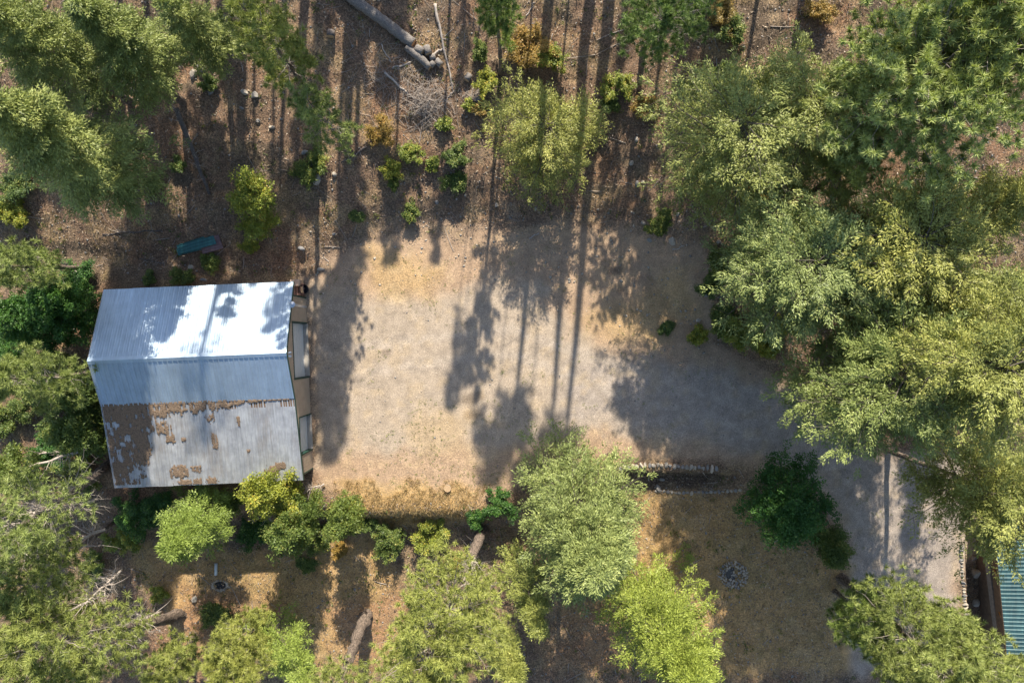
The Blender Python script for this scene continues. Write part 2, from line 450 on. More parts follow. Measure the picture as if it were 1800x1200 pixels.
# south lawns
for poly, col in (([(1130,868),(1300,872),(1420,960),(1500,1010),(1510,1200),(1050,1200),(1000,1090),(1120,1000)], (0.42, 0.28, 0.13)),
                  ([(180,960),(420,980),(640,950),(690,1010),(700,1200),(560,1200),(320,1200),(240,1060)], (0.41, 0.275, 0.13))):
    w = smooth(-0.6, 0.6, sdist(poly, X, Y)+wob*1.5)
    soil = lay(soil, col, w*0.9); lit = lit*(1-w*0.45)
    soil = lay(soil, (0.22, 0.21, 0.10), w*smooth(0.52, 0.66, fbm(X*0.9, Y*0.9, 61, 4))*0.22)
for poly in ([(300,1050),(420,1060),(430,1100),(300,1110)], [(560,1090),(720,1060),(730,1200),(590,1200)], [(1010,1100),(1120,1060),(1090,1200),(960,1200)],[(300,1100),(380,1110),(360,1200),(180,1200)]):
    w = smooth(-0.8, 0.8, sdist(poly, X, Y)+wob*2)
    soil = lay(soil, (0.36, 0.215, 0.125), w*0.8)
bed = [(1095,828),(1265,830),(1290,862),(1150,868),(1120,850)]
w = smooth(-0.1, 0.15, sdist(bed, X, Y)+wob2*0.2)
soil = lay(soil, (0.115, 0.085, 0.065), w*0.9)
# straw shows through in the yard; small green weeds
soil = lay(soil, (0.47, 0.36, 0.22), smooth(0.58, 0.72, fbm(X*1.4, Y*1.4, 77, 4))*0.3)
soil *= (1+0.22*(fbm(X*3.5, Y*3.5, 88, 3)-0.5))[..., None]

ny, nx = X.shape
idx = np.arange(nx*ny).reshape(ny, nx)
F = np.stack([idx[:-1,:-1], idx[:-1,1:], idx[1:,1:], idx[1:,:-1]], -1).reshape(-1, 4)
V = np.stack([X, Y, Z], -1).reshape(-1, 3)
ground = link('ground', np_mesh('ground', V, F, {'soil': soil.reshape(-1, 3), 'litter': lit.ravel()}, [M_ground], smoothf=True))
tag(ground, kind='structure')

# ------------------------------------------------------------------ garage
TH = math.radians(2.4)
E1 = Vector((math.cos(TH), math.sin(TH), 0)); E2 = Vector((math.sin(TH), -math.cos(TH), 0))
G0 = Vector((-13.9, -0.7, 0))
def gp(a, b, z):            # a metres west of the right roof edge, b metres down from the ridge
    return G0 - E1*a + E2*b + Vector((0, 0, z))
LEN = 12.2
RB = [(-4.55, 3.5), (0, 5.5), (2.9, 4.3), (8.3, 3.2)]       # roof line: b, z
def roofz(b): return float(np.interp(b, [r[0] for r in RB], [r[1] for r in RB]))
garage = empty('garage', gp(6, 2, 0), 'tan sided garage with long grey metal roof and two white doors facing the yard', 'garage')
gi = Matrix.Translation(-garage.location)
def G(mb, name, mats, parent=garage, kind=None, smoothf=False):
    me = mb.mesh(name, mats, smoothf); 
    off = garage.location
    co = np.empty(len(me.vertices)*3, np.float32); me.vertices.foreach_get('co', co)
    co = co.reshape(-1, 3)-np.array(off, dtype=np.float32); me.vertices.foreach_set('co', co.ravel()); me.update()
    o = link(name, me, parent)
    if kind: o['kind'] = kind
    return o
def prism(mb, pts, z_off, m=0):
    """pts: list of (a,b,z) top corners, extruded down by z_off"""
    n = len(pts); top = [gp(*p) for p in pts]; bot = [p-Vector((0, 0, z_off)) for p in top]
    mb.poly(top+bot, [tuple(range(n)), tuple(range(2*n-1, n-1, -1))]+[(i, n+i, n+(i+1) % n, (i+1) % n) for i in range(n)], m)
# ribbed sheets
def sheet_panel(mb, a0, a1, b0, z0, b1, z1, ribs=3, hr=0.035):
    w = (a1-a0)/ribs; prof = [(a0, 0)]
    for k in range(ribs):
        c = a0+(k+0.5)*w
        prof += [(c-0.05, 0), (c-0.02, hr), (c+0.02, hr), (c+0.05, 0)]
        if k < ribs-1: 
            e = a0+(k+1)*w; prof += [(e-0.02, 0), (e, 0.012), (e+0.02, 0)]
    prof.append((a1, 0))
    v = [gp(a, b0, z0+h) for a, h in prof]+[gp(a, b1, z1+h) for a, h in prof]
    n = len(prof)
    mb.poly(v, [(i, i+1, n+i+1, n+i) for i in range(n-1)])
NP = 13
rr = random.Random(5)
for si, (r0, r1, mt) in enumerate(((RB[0], RB[1], M_roof), (RB[1], RB[2], M_roof), (RB[2], RB[3], M_roof_old))):
    for k in range(NP):
        w = LEN/NP; mb = MB()
        dz = 0.004*(k % 2); e0 = 0.0; 
        b0, z0, b1, z1 = r0[0], r0[1]+dz, r1[0], r1[1]+dz
        if si == 0: b0 -= rr.uniform(0, 0.02)
        if si == 2: b1 += rr.uniform(0, 0.03); b0 -= 0.06; z0 -= 0.035; z1 -= 0.02
        sheet_panel(mb, k*w-0.008, (k+1)*w+0.008, b0, z0, b1, z1, hr=(0.018, 0.05, 0.03)[si])
        G(mb, 'roof_panel', mt)
# ridge cap, fascias, rake trims
mb = MB()
for s_ in (-1, 1):
    bb = s_*0.2; zz = roofz(bb)+0.05
    mb.poly([gp(-0.03, 0, 5.565), gp(LEN+0.03, 0, 5.565), gp(LEN+0.03, bb, zz), gp(-0.03, bb, zz)], [(0, 1, 2, 3)])
    mb.poly([gp(-0.03, bb, zz), gp(LEN+0.03, bb, zz), gp(LEN+0.03, bb, zz-0.04), gp(-0.03, bb, zz-0.04)], [(0, 1, 2, 3)])
G(mb, 'ridge_cap', M_roof)
for aa in (-0.03, LEN+0.01):
    for (b0, z0), (b1, z1) in zip(RB[:-1], RB[1:]):
        mb = MB()
        p = [gp(aa, b0, z0+0.03), gp(aa+0.025, b0, z0+0.03), gp(aa+0.025, b1, z1+0.03), gp(aa, b1, z1+0.03)]
        q = [x-Vector((0, 0, 0.2)) for x in p]
        mb.poly(p+q, [(0,1,2,3), (7,6,5,4), (0,4,5,1), (1,5,6,2), (2,6,7,3), (3,7,4,0)])
        G(mb, 'rake_trim', M_trim if aa > 0 and False else (M_trim if aa < 0 else M_zinc))
for bb, zz in (RB[0], RB[3]):
    mb = MB(); s_ = -1 if bb < 0 else 1
    prism(mb, [(0.0, bb-0.02*s_-0.012, zz-0.03), (LEN, bb-0.02*s_-0.012, zz-0.03), (LEN, bb-0.02*s_+0.012, zz-0.03), (0.0, bb-0.02*s_+0.012, zz-0.03)], 0.16)
    G(mb, 'eave_fascia', M_zinc)
# rafters-soffit board just under the sheets, keeps the roof a solid thing
for (b0, z0), (b1, z1) in zip(RB[:-1], RB[1:]):
    mb = MB(); prism(mb, [(0.04, b0+0.04, z0-0.05), (LEN-0.04, b0+0.04, z0-0.05), (LEN-0.04, b1-0.04, z1-0.06), (0.04, b1-0.04, z1-0.06)], 0.06)
    G(mb, 'roof_deck', M_timber)
# walls (grooved siding panels, ~1.2 m wide)
WN, WS = -3.75, 8.1; WE, WW = 0.3, LEN-0.3
D1 = (-1.95, 1.70, 3.15); D2 = (4.35, 6.75, 2.55)
def base_z(a, b):
    p = gp(a, b, 0); return min(hz(p.x, p.y), 0)-0.3
def side_panel(aW, b0, b1, zb, out):
    """panel in a wall running along b at a=aW; out=-1: faces right (east)"""
    mb = MB(); t = 0.05
    cuts = [b0]+[c for c in (0.0, 2.9) if b0 < c < b1]+[b1]
    for c0, c1 in zip(cuts[:-1], cuts[1:]):
        zt0, zt1 = roofz(c0)-0.13, roofz(c1)-0.13
        P = [gp(aW, c0, zb), gp(aW, c1, zb), gp(aW, c1, zt1), gp(aW, c0, zt0)]
        Q = [gp(aW+t, c0, zb), gp(aW+t, c1, zb), gp(aW+t, c1, zt1), gp(aW+t, c0, zt0)]
        mb.poly(P+Q, [(0,1,2,3), (7,6,5,4), (0,4,5,1), (1,5,6,2), (2,6,7,3), (3,7,4,0)])
    n = max(1, int(round((b1-b0)/0.2)))
    ww = (b1-b0)/n
    for i in range(n):        # raised board faces between grooves
        c0 = b0+i*ww+0.016; c1 = b0+(i+1)*ww-0.016; a2 = aW+(t+0.014 if out > 0 else -0.014); a1 = aW+(t if out > 0 else 0)
        zt0, zt1 = roofz(c0)-0.14, roofz(c1)-0.14
        P = [gp(a1, c0, zb), gp(a1, c1, zb), gp(a1, c1, zt1), gp(a1, c0, zt0)]
        Q = [gp(a2, c0, zb), gp(a2, c1, zb), gp(a2, c1, zt1), gp(a2, c0, zt0)]
        mb.poly(P+Q, [(4,5,6,7), (0,4,5,1), (1,5,6,2), (2,6,7,3), (3,7,4,0)])
    return mb
def split(lo, hi, step):
    n = max(1, int(round((hi-lo)/step))); return [(lo+(hi-lo)*i/n, lo+(hi-lo)*(i+1)/n) for i in range(n)]
for lo, hi, zb in ((WN, D1[0], -0.1), (D1[0], D1[1], D1[2]), (D1[1], D2[0], -0.1), (D2[0], D2[1], D2[2]), (D2[1], WS, -0.3)):
    for c0, c1 in split(lo+0.003, hi-0.003, 1.22):
        G(side_panel(WE, c0, c1, zb, -1), 'siding_panel', M_siding)
for c0, c1 in split(WN, WS, 1.22):
    G(side_panel(WW-0.05, c0, c1, -0.4, 1), 'siding_panel', M_siding)
for bW, zt in ((WN, roofz(WN)-0.13), (WS-0.05, roofz(WS)-0.13)):
    for a0, a1 in split(WE+0.05, WW-0.05, 1.22):
        mb = MB(); prism(mb, [(a0+0.002, bW, zt), (a1-0.002, bW, zt), (a1-0.002, bW+0.05, zt), (a0+0.002, bW+0.05, zt)], zt+1.2)
        n = 6
        for i in range(n):
            u0 = a0+(a1-a0)*i/n+0.016; u1 = a0+(a1-a0)*(i+1)/n-0.016
            bo = bW-0.013 if bW < 0 else bW+0.05
            prism(mb, [(u0, bo, zt), (u1, bo, zt), (u1, bo+0.013, zt), (u0, bo+0.013, zt)], zt+1.2)
        G(mb, 'siding_panel', M_siding)
# horizontal flashing strip and corner boards
for c0, c1, zf in ((WN-0.02, D1[0]-0.12, 3.3), (D1[1]+0.12, D2[0]-0.12, 2.7)):
    mb = MB(); prism(mb, [(WE-0.03, c0, zf), (WE-0.03, c1, zf), (WE-0.016, c1, zf), (WE-0.016, c0, zf)], 0.04)
    G(mb, 'wall_flashing', M_siding)
for bb, zt in ((WN-0.03, roofz(WN)-0.14), (WS-0.06, roofz(WS)-0.14)):
    mb = MB(); prism(mb, [(WE-0.035, bb, zt), (WE-0.035, bb+0.1, zt), (WE+0.02, bb+0.1, zt), (WE+0.02, bb, zt)], zt+0.4)
    G(mb, 'corner_board', M_trim)
# doors: leaf recessed 0.25 m, made of horizontal sections
for b0, b1, zt in (D1, D2):
    fr = MB()
    for bb in (b0-0.09, b1):
        prism(fr, [(WE-0.04, bb, zt+0.1), (WE-0.04, bb+0.09, zt+0.1), (WE+0.3, bb+0.09, zt+0.1), (WE+0.3, bb, zt+0.1)], zt+0.15)
    prism(fr, [(WE-0.04, b0+0.002, zt+0.1), (WE-0.04, b1-0.002, zt+0.1), (WE+0.3, b1-0.002, zt+0.1), (WE+0.3, b0+0.002, zt+0.1)], 0.1)
    frame = G(fr, 'door_frame', M_trim)
    dr = MB(); prism(dr, [(WE+0.29, b0+0.01, zt-0.01), (WE+0.29, b1-0.01, zt-0.01), (WE+0.32, b1-0.01, zt-0.01), (WE+0.32, b0+0.01, zt-0.01)], zt)
    door = G(dr, 'garage_door', M_door)
    ns = 6 if zt > 3 else 5
    for i in range(ns):
        z1 = zt-0.02-(zt/ns)*i; h = zt/ns-0.03
        mb = MB(); prism(mb, [(WE+0.262, b0+0.015, z1), (WE+0.262, b1-0.015, z1), (WE+0.289, b1-0.015, z1), (WE+0.289, b0+0.015, z1)], h)
        nn = 6
        for q in range(nn):
            c0 = b0+(b1-b0)*(q+0.12)/nn; c1 = b0+(b1-b0)*(q+0.88)/nn
            prism(mb, [(WE+0.252, c0, z1-0.1), (WE+0.252, c1, z1-0.1), (WE+0.262, c1, z1-0.1), (WE+0.262, c0, z1-0.1)], h-0.2)
        G(mb, 'door_section', M_door, door)
    mb = MB(); prism(mb, [(WE-0.08, b0+0.02, 0.09), (WE-0.08, b1-0.02, 0.09), (WE+0.3, b1-0.02, 0.09), (WE+0.3, b0+0.02, 0.09)], 0.4)
    G(mb, 'threshold', M_conc)
# gable lamp, flue
mb = MB(); c = gp(WE-0.12, 0.1, 4.9)
mb.tube([gp(WE+0.02, 0.1, 4.95), gp(WE-0.2, 0.1, 4.95)], 0.05, 8); mb.tube([c+Vector((0.07, 0.08, -0.05)), c+Vector((0.2, 0.12, -0.2))], [0.05, 0.09], 8)
mb.tube([c+Vector((0.07, -0.08, -0.05)), c+Vector((0.2, -0.12, -0.2))], [0.05, 0.09], 8)
G(mb, 'gable_lamp', M_zinc)
fx, fy, fz = at(513, 535, 5.2)
b_f = (Vector((fx, fy, 0))-G0).dot(E2)
mb = MB(); mb.tube([(fx-0.15, fy, 2.2), (fx-0.02, fy, 2.3), (fx, fy, 2.6), (fx, fy, 5.05)], 0.085, 12)
for z in (3.0, 3.9): mb.box(fx-0.22, fy-0.03, z, fx, fy+0.03, z+0.03)
flue = G(mb, 'flue_pipe', M_zinc, smoothf=True)
mb = MB(); mb.tube([(fx, fy, 5.0), (fx, fy, 5.12)], 0.16, 16); mb.tube([(fx, fy, 5.18), (fx, fy, 5.21), (fx, fy, 5.29)], [0.2, 0.2, 0.03], 16)
G(mb, 'flue_cap', M_zinc, flue)

# needle litter lying on the lower roof
def roof_litter():
    st = 0.045
    a = np.arange(0.25, LEN-0.03, st); b = np.arange(2.72, 8.28, st)
    A, B = np.meshgrid(a, b)
    west = A/LEN                              # 0 right, 1 left
    n1 = fbm(A*1.1, B*0.8, 101, 4); n2 = 0.4*hash2(np.floor(A/0.152), np.floor(B*0.7), 8)+0.35*fbm(A*8, B*2, 103, 3)+0.25*fbm(A*22, B*9, 104, 2); n3 = fbm(A*0.55+4, B*0.5, 107, 3)
    t = B-2.9
    band = (0.05+0.62*smooth(0.05, 0.62, west))*(0.35+1.25*n2)
    m = (t < band) & (t > -0.17*(0.1+n1*1.2)*smooth(0, 0.7, west)-0.02)
    left = smooth(0.66, 0.93, west+0.35*(n1-0.5))
    m |= (left > 0.40+0.75*n2*smooth(0.2, 4, t)) & (t > 0) & (t < 5.2)
    m &= ~((west > 0.8) & (n1*0.6+n2*0.4 < 0.43) & (t > 1.0))
    def blob(px, py, rx, ry):
        x, y, _ = at(px, py, 3.8); p = Vector((x, y, 0))-G0
        ca, cb = -p.dot(E1), p.dot(E2)
        return np.maximum(np.abs(A-ca)/rx, np.abs(B-cb)/ry)+0.25*(((A-ca)/rx)**2+((B-cb)/ry)**2) < (0.15+1.9*n2)
    for q in ((312,830,.7,.5),(326,852,.9,.35),(290,752,.5,.5),(300,770,.35,.3),(378,775,.22,.5),(372,733,.3,.3),(324,771,.2,.15),(436,793,.15,.15),(340,825,.4,.25),(365,850,.45,.4),(422,740,.12,.45),(255,740,.9,.9),(270,720,1.4,.5),(490,820,.4,.3),(475,828,.5,.35)):
        m |= blob(*q)
    m &= fbm(A*7, B*2.2, 121, 3) < 0.66
    jj, ii = np.nonzero(m[:-1, :-1])
    V = []; 
    hgt = 0.004+0.022*fbm(A*5, B*3, 111, 2)
    edge = np.zeros_like(m, float); edge[1:, 1:] = (m[1:, 1:] & m[:-1, 1:] & m[1:, :-1] & m[:-1, :-1])
    Zr = np.interp(B, [2.6, 2.9, 8.3], [4.42, 4.3, 3.2])+np.where(edge > 0, hgt, -0.012)+0.018
    Ax = A+(hash2(np.round(A*200), np.round(B*200), 5)-0.5)*0.03; Bx = B+(hash2(np.round(A*200), np.round(B*200), 6)-0.5)*0.03
    Xw = G0.x-E1.x*Ax+E2.x*Bx; Yw = G0.y-E1.y*Ax+E2.y*Bx
    n_x = A.shape[1]; idx = np.arange(A.size).reshape(A.shape)
    F = np.stack([idx[jj, ii], idx[jj, ii+1], idx[jj+1, ii+1], idx[jj+1, ii]], -1)
    V = np.stack([Xw, Yw, Zr], -1).reshape(-1, 3)
    used = np.unique(F); rm = np.zeros(len(V), int); rm[used] = np.arange(len(used))
    o = link('needle_litter', np_mesh('needle_litter', V[used], rm[F], mats=[M_litter]))
    tag(o, 'brown pine needles drifted over the lower grey roof of the garage', 'needle litter', kind='stuff')
roof_litter()

# ------------------------------------------------------------------ vegetation
def unit(v): return v/np.maximum(np.linalg.norm(v, axis=-1, keepdims=True), 1e-9)

def tubes(P, R, sides=4):
    """P (n,m,3), R (n,m) -> V, F quads"""
    n, m, _ = P.shape
    T = unit(np.gradient(P, axis=1)) if m > 2 else np.repeat(unit(P[:, 1:]-P[:, :1]), 2, axis=1)
    up = np.zeros_like(T); up[..., 2] = 1
    U = np.cross(T, up); bad = np.linalg.norm(U, axis=-1) < 0.05
    U[bad] = np.cross(T[bad], np.array([1.0, 0, 0])); U = unit(U); Wv = np.cross(T, U)
    a = np.arange(sides)*2*PI/sides
    V = P[:, :, None, :]+R[:, :, None, None]*(U[:, :, None, :]*np.cos(a)[:, None]+Wv[:, :, None, :]*np.sin(a)[:, None])
    idx = np.arange(n*m*sides).reshape(n, m, sides); nx = np.roll(idx, -1, axis=2)
    F = np.stack([idx[:, :-1], nx[:, :-1], nx[:, 1:], idx[:, 1:]], -1).reshape(-1, 4)
    return V.reshape(-1, 3), F

def joinvf(parts):
    Vs = []; Fs = []; o = 0
    for V, F in parts:
        if len(V) == 0: continue
        Vs.append(V); Fs.append(F+o); o += len(V)
    return np.concatenate(Vs), np.concatenate(Fs)

def emit(p, d, wdir, L, Wd, tint, shape='tri'):
    """pointed blades: base at p, pointing d, half width Wd along wdir"""
    L = L[:, None]; Wd = Wd[:, None]
    if shape == 'tri':
        V = np.stack([p-wdir*Wd, p+wdir*Wd, p+d*L], 1); k = 3
    else:
        V = np.stack([p, p+d*L*0.45+wdir*Wd, p+d*L, p+d*L*0.45-wdir*Wd], 1); k = 4
    n = len(p)
    return V.reshape(-1, 3), np.arange(n*k).reshape(n, k), np.repeat(tint, k)

def rdir(rng, n):
    return unit(rng.normal(size=(n, 3)))

def tufts(rng, P, D, r, K=30, width=0.014, tintbase=None):
    n = len(P)
    d = unit(D[:, None, :]*0.5+rdir(rng, n*K).reshape(n, K, 3))
    w = unit(np.cross(d, rdir(rng, n*K).reshape(n, K, 3)))
    t = (rng.random(n) if tintbase is None else tintbase)
    t = np.clip(t[:, None]*0.75+rng.random((n, K))*0.25, 0, 1)
    L = r*(0.75+0.45*rng.random((n, K)))*(0.8+0.4*rng.random((n, 1)))
    p = np.repeat(P[:, None, :], K, 1)-D[:, None, :]*(rng.random((n, K, 1))*r*0.5)
    return emit(p.reshape(-1, 3), d.reshape(-1, 3), w.reshape(-1, 3), L.ravel(), np.full(n*K, width), t.ravel())

def axis_pts(base, mid, H, zc, top_frac, rng, m=9):
    """trunk centre line: from base to over the crown centre"""
    z = np.linspace(0, H, m)
    bx = (mid[0]-base[0]); by = (mid[1]-base[1])
    f = np.clip(z/max(zc, 0.1), 0, 1.35)
    wx = (rng.random(m)-0.5)*0.12; wy = (rng.random(m)-0.5)*0.12; wx[0] = wy[0] = 0
    return np.stack([bx*f+wx, by*f+wy, z], -1)

def make_tree(kind, label, cat, base_px, crown_px, zc, H, R, h0, mat, seed, group=None, nb=60, sub=7, dens=1.0,
              bark=None, size=1.0, name=None, tr=None, prof=None, world=None, droop=None, deadlow=0, gappy=0.0, cdens=0.5, tk=40, tw=0.018):
    """a tree standing at base_px, its crown centre (height zc above the ground) seen at crown_px"""
    rng = np.random.default_rng(seed)
    if world is not None: bx, by = world; bz = hz(bx, by)
    else: bx, by, bz = at(*base_px)
    if crown_px is not None:
        cx, cy, _ = at(crown_px[0], crown_px[1], bz+zc)
    else: cx, cy = bx, by
    mid = (cx, cy); base = (bx, by)
    ax = axis_pts(base, mid, H, zc, 1, rng)
    def axp(h):
        return np.stack([np.interp(h, ax[:, 2], ax[:, 0]), np.interp(h, ax[:, 2], ax[:, 1]), h], -1)
    name = name or {'pine': 'pine_tree', 'fir': 'fir_tree', 'leafy': 'leafy_tree'}[kind]
    root = empty(name, (bx, by, bz), label, cat, group)
    r0 = tr if tr else 0.011*H+0.05
    rad = r0*(1-ax[:, 2]/H)**0.8+0.015; rad[0] *= 1.25
    axg = ax.copy(); axg[0, 2] = -0.4
    nr_ = 34; tq = np.linspace(0, 1, nr_)**1.25*(len(axg)-1); ii_ = np.arange(len(axg))
    Aq = np.stack([np.interp(tq, ii_, axg[:, k]) for k in range(3)], -1); Rq = np.interp(tq, ii_, rad)
    V, F = tubes(Aq[None], Rq[None], 12)
    V3 = V.reshape(nr_, 12, 3); V = (Aq[:, None]+(V3-Aq[:, None])*(1+(0.32 if r0 < 0.3 else 0.5)*(rng.random((nr_, 12, 1))-0.5))).reshape(-1, 3)
    trunk = link('trunk', np_mesh('trunk', V, F, mats=[bark or M_bark], smoothf=True), root)
    # main limbs
    t = np.sort(rng.random(nb)); h = h0+(H*0.985-h0)*t**0.9
    tt = (h-h0)/(H-h0)
    az = (np.arange(nb)*2.39996+rng.random(nb)*1.1)
    if prof is None:
        pr = {'pine': lambda q: (0.55+0.6*q)*(1-q)**0.55*1.25, 'fir': lambda q: (1-q)**0.8*(0.85+0.25*np.sin(q*3)), 'leafy': lambda q: np.sqrt(np.clip(1-(2*q-0.85)**2*0.7, 0.05, 1))*(1-q*0.35)}[kind]
    else: pr = prof
    L = 0.92*R*np.clip(pr(tt), 0.10, 1.1)*(0.66+0.40*rng.random(nb))
    lob = 1+0.13*np.sin(az*2+seed)+0.12*np.sin(az*3+seed*2.1)
    L = L*lob
    if gappy: L = L*np.where(rng.random(nb) < gappy, 0.35, 1)
    m = 6; s = np.linspace(0, 1, m)
    st = axp(h)
    dirh = np.stack([np.cos(az), np.sin(az), np.zeros(nb)], -1); side = np.stack([-np.sin(az), np.cos(az), np.zeros(nb)], -1)
    if kind == 'pine': rise = -0.12+0.75*tt; curl = 0.28+0*tt
    elif kind == 'fir': rise = -0.30+0.65*tt; curl = 0.10+0*tt
    else: rise = 0.35+0.6*tt; curl = -0.1+0*tt
    if droop is not None: rise = rise-droop
    bend = (rng.random(nb)-0.5)*0.5
    P = st[:, None]+L[:, None, None]*(s[None, :, None]*dirh[:, None]+(bend[:, None]*s[None]**2)[..., None]*side[:, None])
    P[..., 2] += L[:, None]*(rise[:, None]*s[None]+curl[:, None]*s[None]**2)
    P[:, 1:, :] += (rng.random((nb, m-1, 3))-0.5)*0.10*np.minimum(L, 2.5)[:, None, None]*0.6
    br = (0.008+0.011*L)[:, None]*(1-0.85*s[None])
    limb = [tubes(P, br, 4)]
    # twigs
    ns = sub
    sp = np.linspace(0.28 if kind != 'fir' else 0.16, 1.0, ns)[None]+(rng.random((nb, ns))-0.5)*0.08
    sp = np.clip(sp, 0.1, 1.0)
    def along(sv):
        q = sv*(m-1); i = np.clip(np.floor(q).astype(int), 0, m-2); f = (q-i)[..., None]
        I = np.arange(nb)[:, None]
        return P[I, i]*(1-f)+P[I, i+1]*f
    SP = along(sp)
    sgn = np.where((np.arange(ns)[None]+rng.integers(0, 2, (nb, 1))) % 2 == 0, 1.0, -1.0)
    ang = sgn*(0.55+0.45*rng.random((nb, ns)))*(1.15 if kind != 'fir' else 1.0)
    ang = np.where(sp > 0.97, (rng.random((nb, ns))-0.5)*0.3, ang)
    ca, sa = np.cos(ang)[..., None], np.sin(ang)[..., None]
    TD = dirh[:, None]*ca+side[:, None]*sa
    if kind == 'pine': TD[..., 2] = 0.25+0.35*rng.random((nb, ns))
    elif kind == 'fir': TD[..., 2] = (rise+curl)[:, None]*0.7-0.12*rng.random((nb, ns))
    else: TD = unit(TD+0.7*rdir(rng, nb*ns).reshape(nb, ns, 3)); TD[..., 2] = np.abs(TD[..., 2])
    TD = unit(TD)
    TL = L[:, None]*(0.46-0.26*sp)*(0.7+0.6*rng.random((nb, ns)))
    TL = np.clip(TL, 0.18, 2.2)
    Q = np.stack([SP, SP+TD*TL[..., None]*0.5, SP+TD*TL[..., None]+np.array([0, 0, 0.06 if kind == 'pine' else -0.02])*TL[..., None]*2], 2).reshape(-1, 3, 3)
    qr = np.stack([0.006+0.006*TL, 0.006+0.003*TL, 0.004+0*TL], -1).reshape(-1, 3)
    limb.append(tubes(Q[::2, ::2], qr[::2, ::2], 3))
    parts = []
    Qf = Q; TDf = TD.reshape(-1, 3); TLf = TL.ravel(); n = len(Qf)
    clump = np.repeat(rng.random(nb), ns)
    cl2 = np.clip(0.15+0.6*clump+0.25*rng.random(n), 0, 1)
    if kind == 'pine':
        k = 2
        f = np.array([1.0, 0.62])[None]+(rng.random((n, k))-0.5)*0.15
        C_ = Qf[:, 0][:, None]*(1-f[..., None])+Qf[:, 2][:, None]*f[..., None]
        C_ += (rng.random((n, k, 3))-0.5)*np.array([0.35, 0.35, 0.3])*np.array([0.3, 1])[None, :, None]
        keep = rng.random((n, k)) < np.array([1.0, 0.62])[None]*dens
        keep &= (np.repeat(tt, ns)[:, None] > deadlow)
        D_ = unit(np.repeat(TDf[:, None], k, 1)+np.array([0, 0, 0.7])+0.3*rdir(rng, n*k).reshape(n, k, 3))
        CC = C_[keep]; DD = D_[keep]; TT = np.repeat(cl2[:, None], k, 1)[keep]
        TT = np.clip(TT*0.6+0.4*rng.random(len(CC)), 0, 1)
        parts.append(tufts(rng, CC, DD, 0.30*size, tk, tw*size, TT))
    else:
        fir = kind == 'fir'
        # clump centres: twig ends and points along the limbs
        nt_ = len(Qf); ff = rng.random((nt_, 2))*0.5+np.array([0.15, 0.55])
        CC = (Qf[:, 0][:, None]*(1-ff[..., None])+Qf[:, 2][:, None]*ff[..., None]).reshape(-1, 3)
        FW = np.repeat(TDf, 2, axis=0); ct = np.repeat(cl2, 2)
        sel = rng.random(len(CC)) < cdens
        top = axp(np.array([H*0.99, H*0.97, H*0.94]))
        CC = np.concatenate([CC[sel], top]); FW = np.concatenate([FW[sel], np.tile([[0, 0.1, 1.0]], (3, 1))]); ct = np.concatenate([ct[sel], [0.6, 0.6, 0.6]])
        FW = unit(FW); SD = unit(np.cross(FW, np.array([0, 0.01, 1.0]))); UP = np.cross(SD, FW)
        m_ = len(CC); K = int(44*dens)
        rc = (0.19+0.13*rng.random(m_))*size*(1.0 if fir else 1.15)
        o_ = rdir(rng, m_*K).reshape(m_, K, 3); o_[..., 2] = np.where(o_[..., 2] < -0.35, -o_[..., 2], o_[..., 2])
        rad_ = rc[:, None, None]*(0.55+0.55*rng.random((m_, K, 1)))
        sc_ = np.array([1.7, 1.0, 0.55]) if fir else np.array([1.25, 1.1, 0.75])
        off = (o_[..., :1]*sc_[0])*FW[:, None]+(o_[..., 1:2]*sc_[1])*SD[:, None]+(o_[..., 2:3]*sc_[2])*UP[:, None]
        p_ = CC[:, None]+off*rad_
        nw = unit(o_[..., :1]*0.5*FW[:, None]+o_[..., 1:2]*SD[:, None]+o_[..., 2:3]*1.6*UP[:, None]+0.45*rdir(rng, m_*K).reshape(m_, K, 3))
        nw[..., 2] = np.abs(nw[..., 2])
        d = unit(FW[:, None]*(0.9 if fir else 0.3)+SD[:, None]*o_[..., 1:2]*0.8+0.5*rdir(rng, m_*K).reshape(m_, K, 3))
        wv = unit(np.cross(d, nw))
        Ln = ((0.10+0.08*rng.random((m_, K))) if fir else (0.09+0.07*rng.random((m_, K))))*size
        wd_ = np.full(m_*K, 0.030*size) if fir else Ln.ravel()*0.36
        tn = np.clip(ct[:, None]*0.55+0.45*rng.random((m_, K))+0.12*rng.random((m_, 1))-0.05, 0, 1)
        parts.append(emit(p_.reshape(-1, 3), d.reshape(-1, 3), wv.reshape(-1, 3), Ln.ravel(), wd_, tn.ravel()))
    V, F = joinvf(limb)
    lb = link('limbs', np_mesh('limbs', V, F, mats=[M_limb if (deadlow or kind == 'pine') else M_twig]), root)
    lb['kind'] = 'stuff'
    V = parts[0][0]; F = parts[0][1]; T = parts[0][2]
    cr = link('crown', np_mesh('crown', V, F, {'tint': T}, [mat]), root)
    cr['kind'] = 'stuff'
    return root

def copy_tree(o, loc, rz, sc, label=None, group=None, name=None):
    c = o.copy(); C.objects.link(c); c.location = loc; c.rotation_euler = (0, 0, rz); c.scale = (sc, sc, sc)
    if label: c['label'] = label
    if group: c['group'] = group
    for ch in o.children:
        k = ch.copy(); C.objects.link(k); k.parent = c
    return c

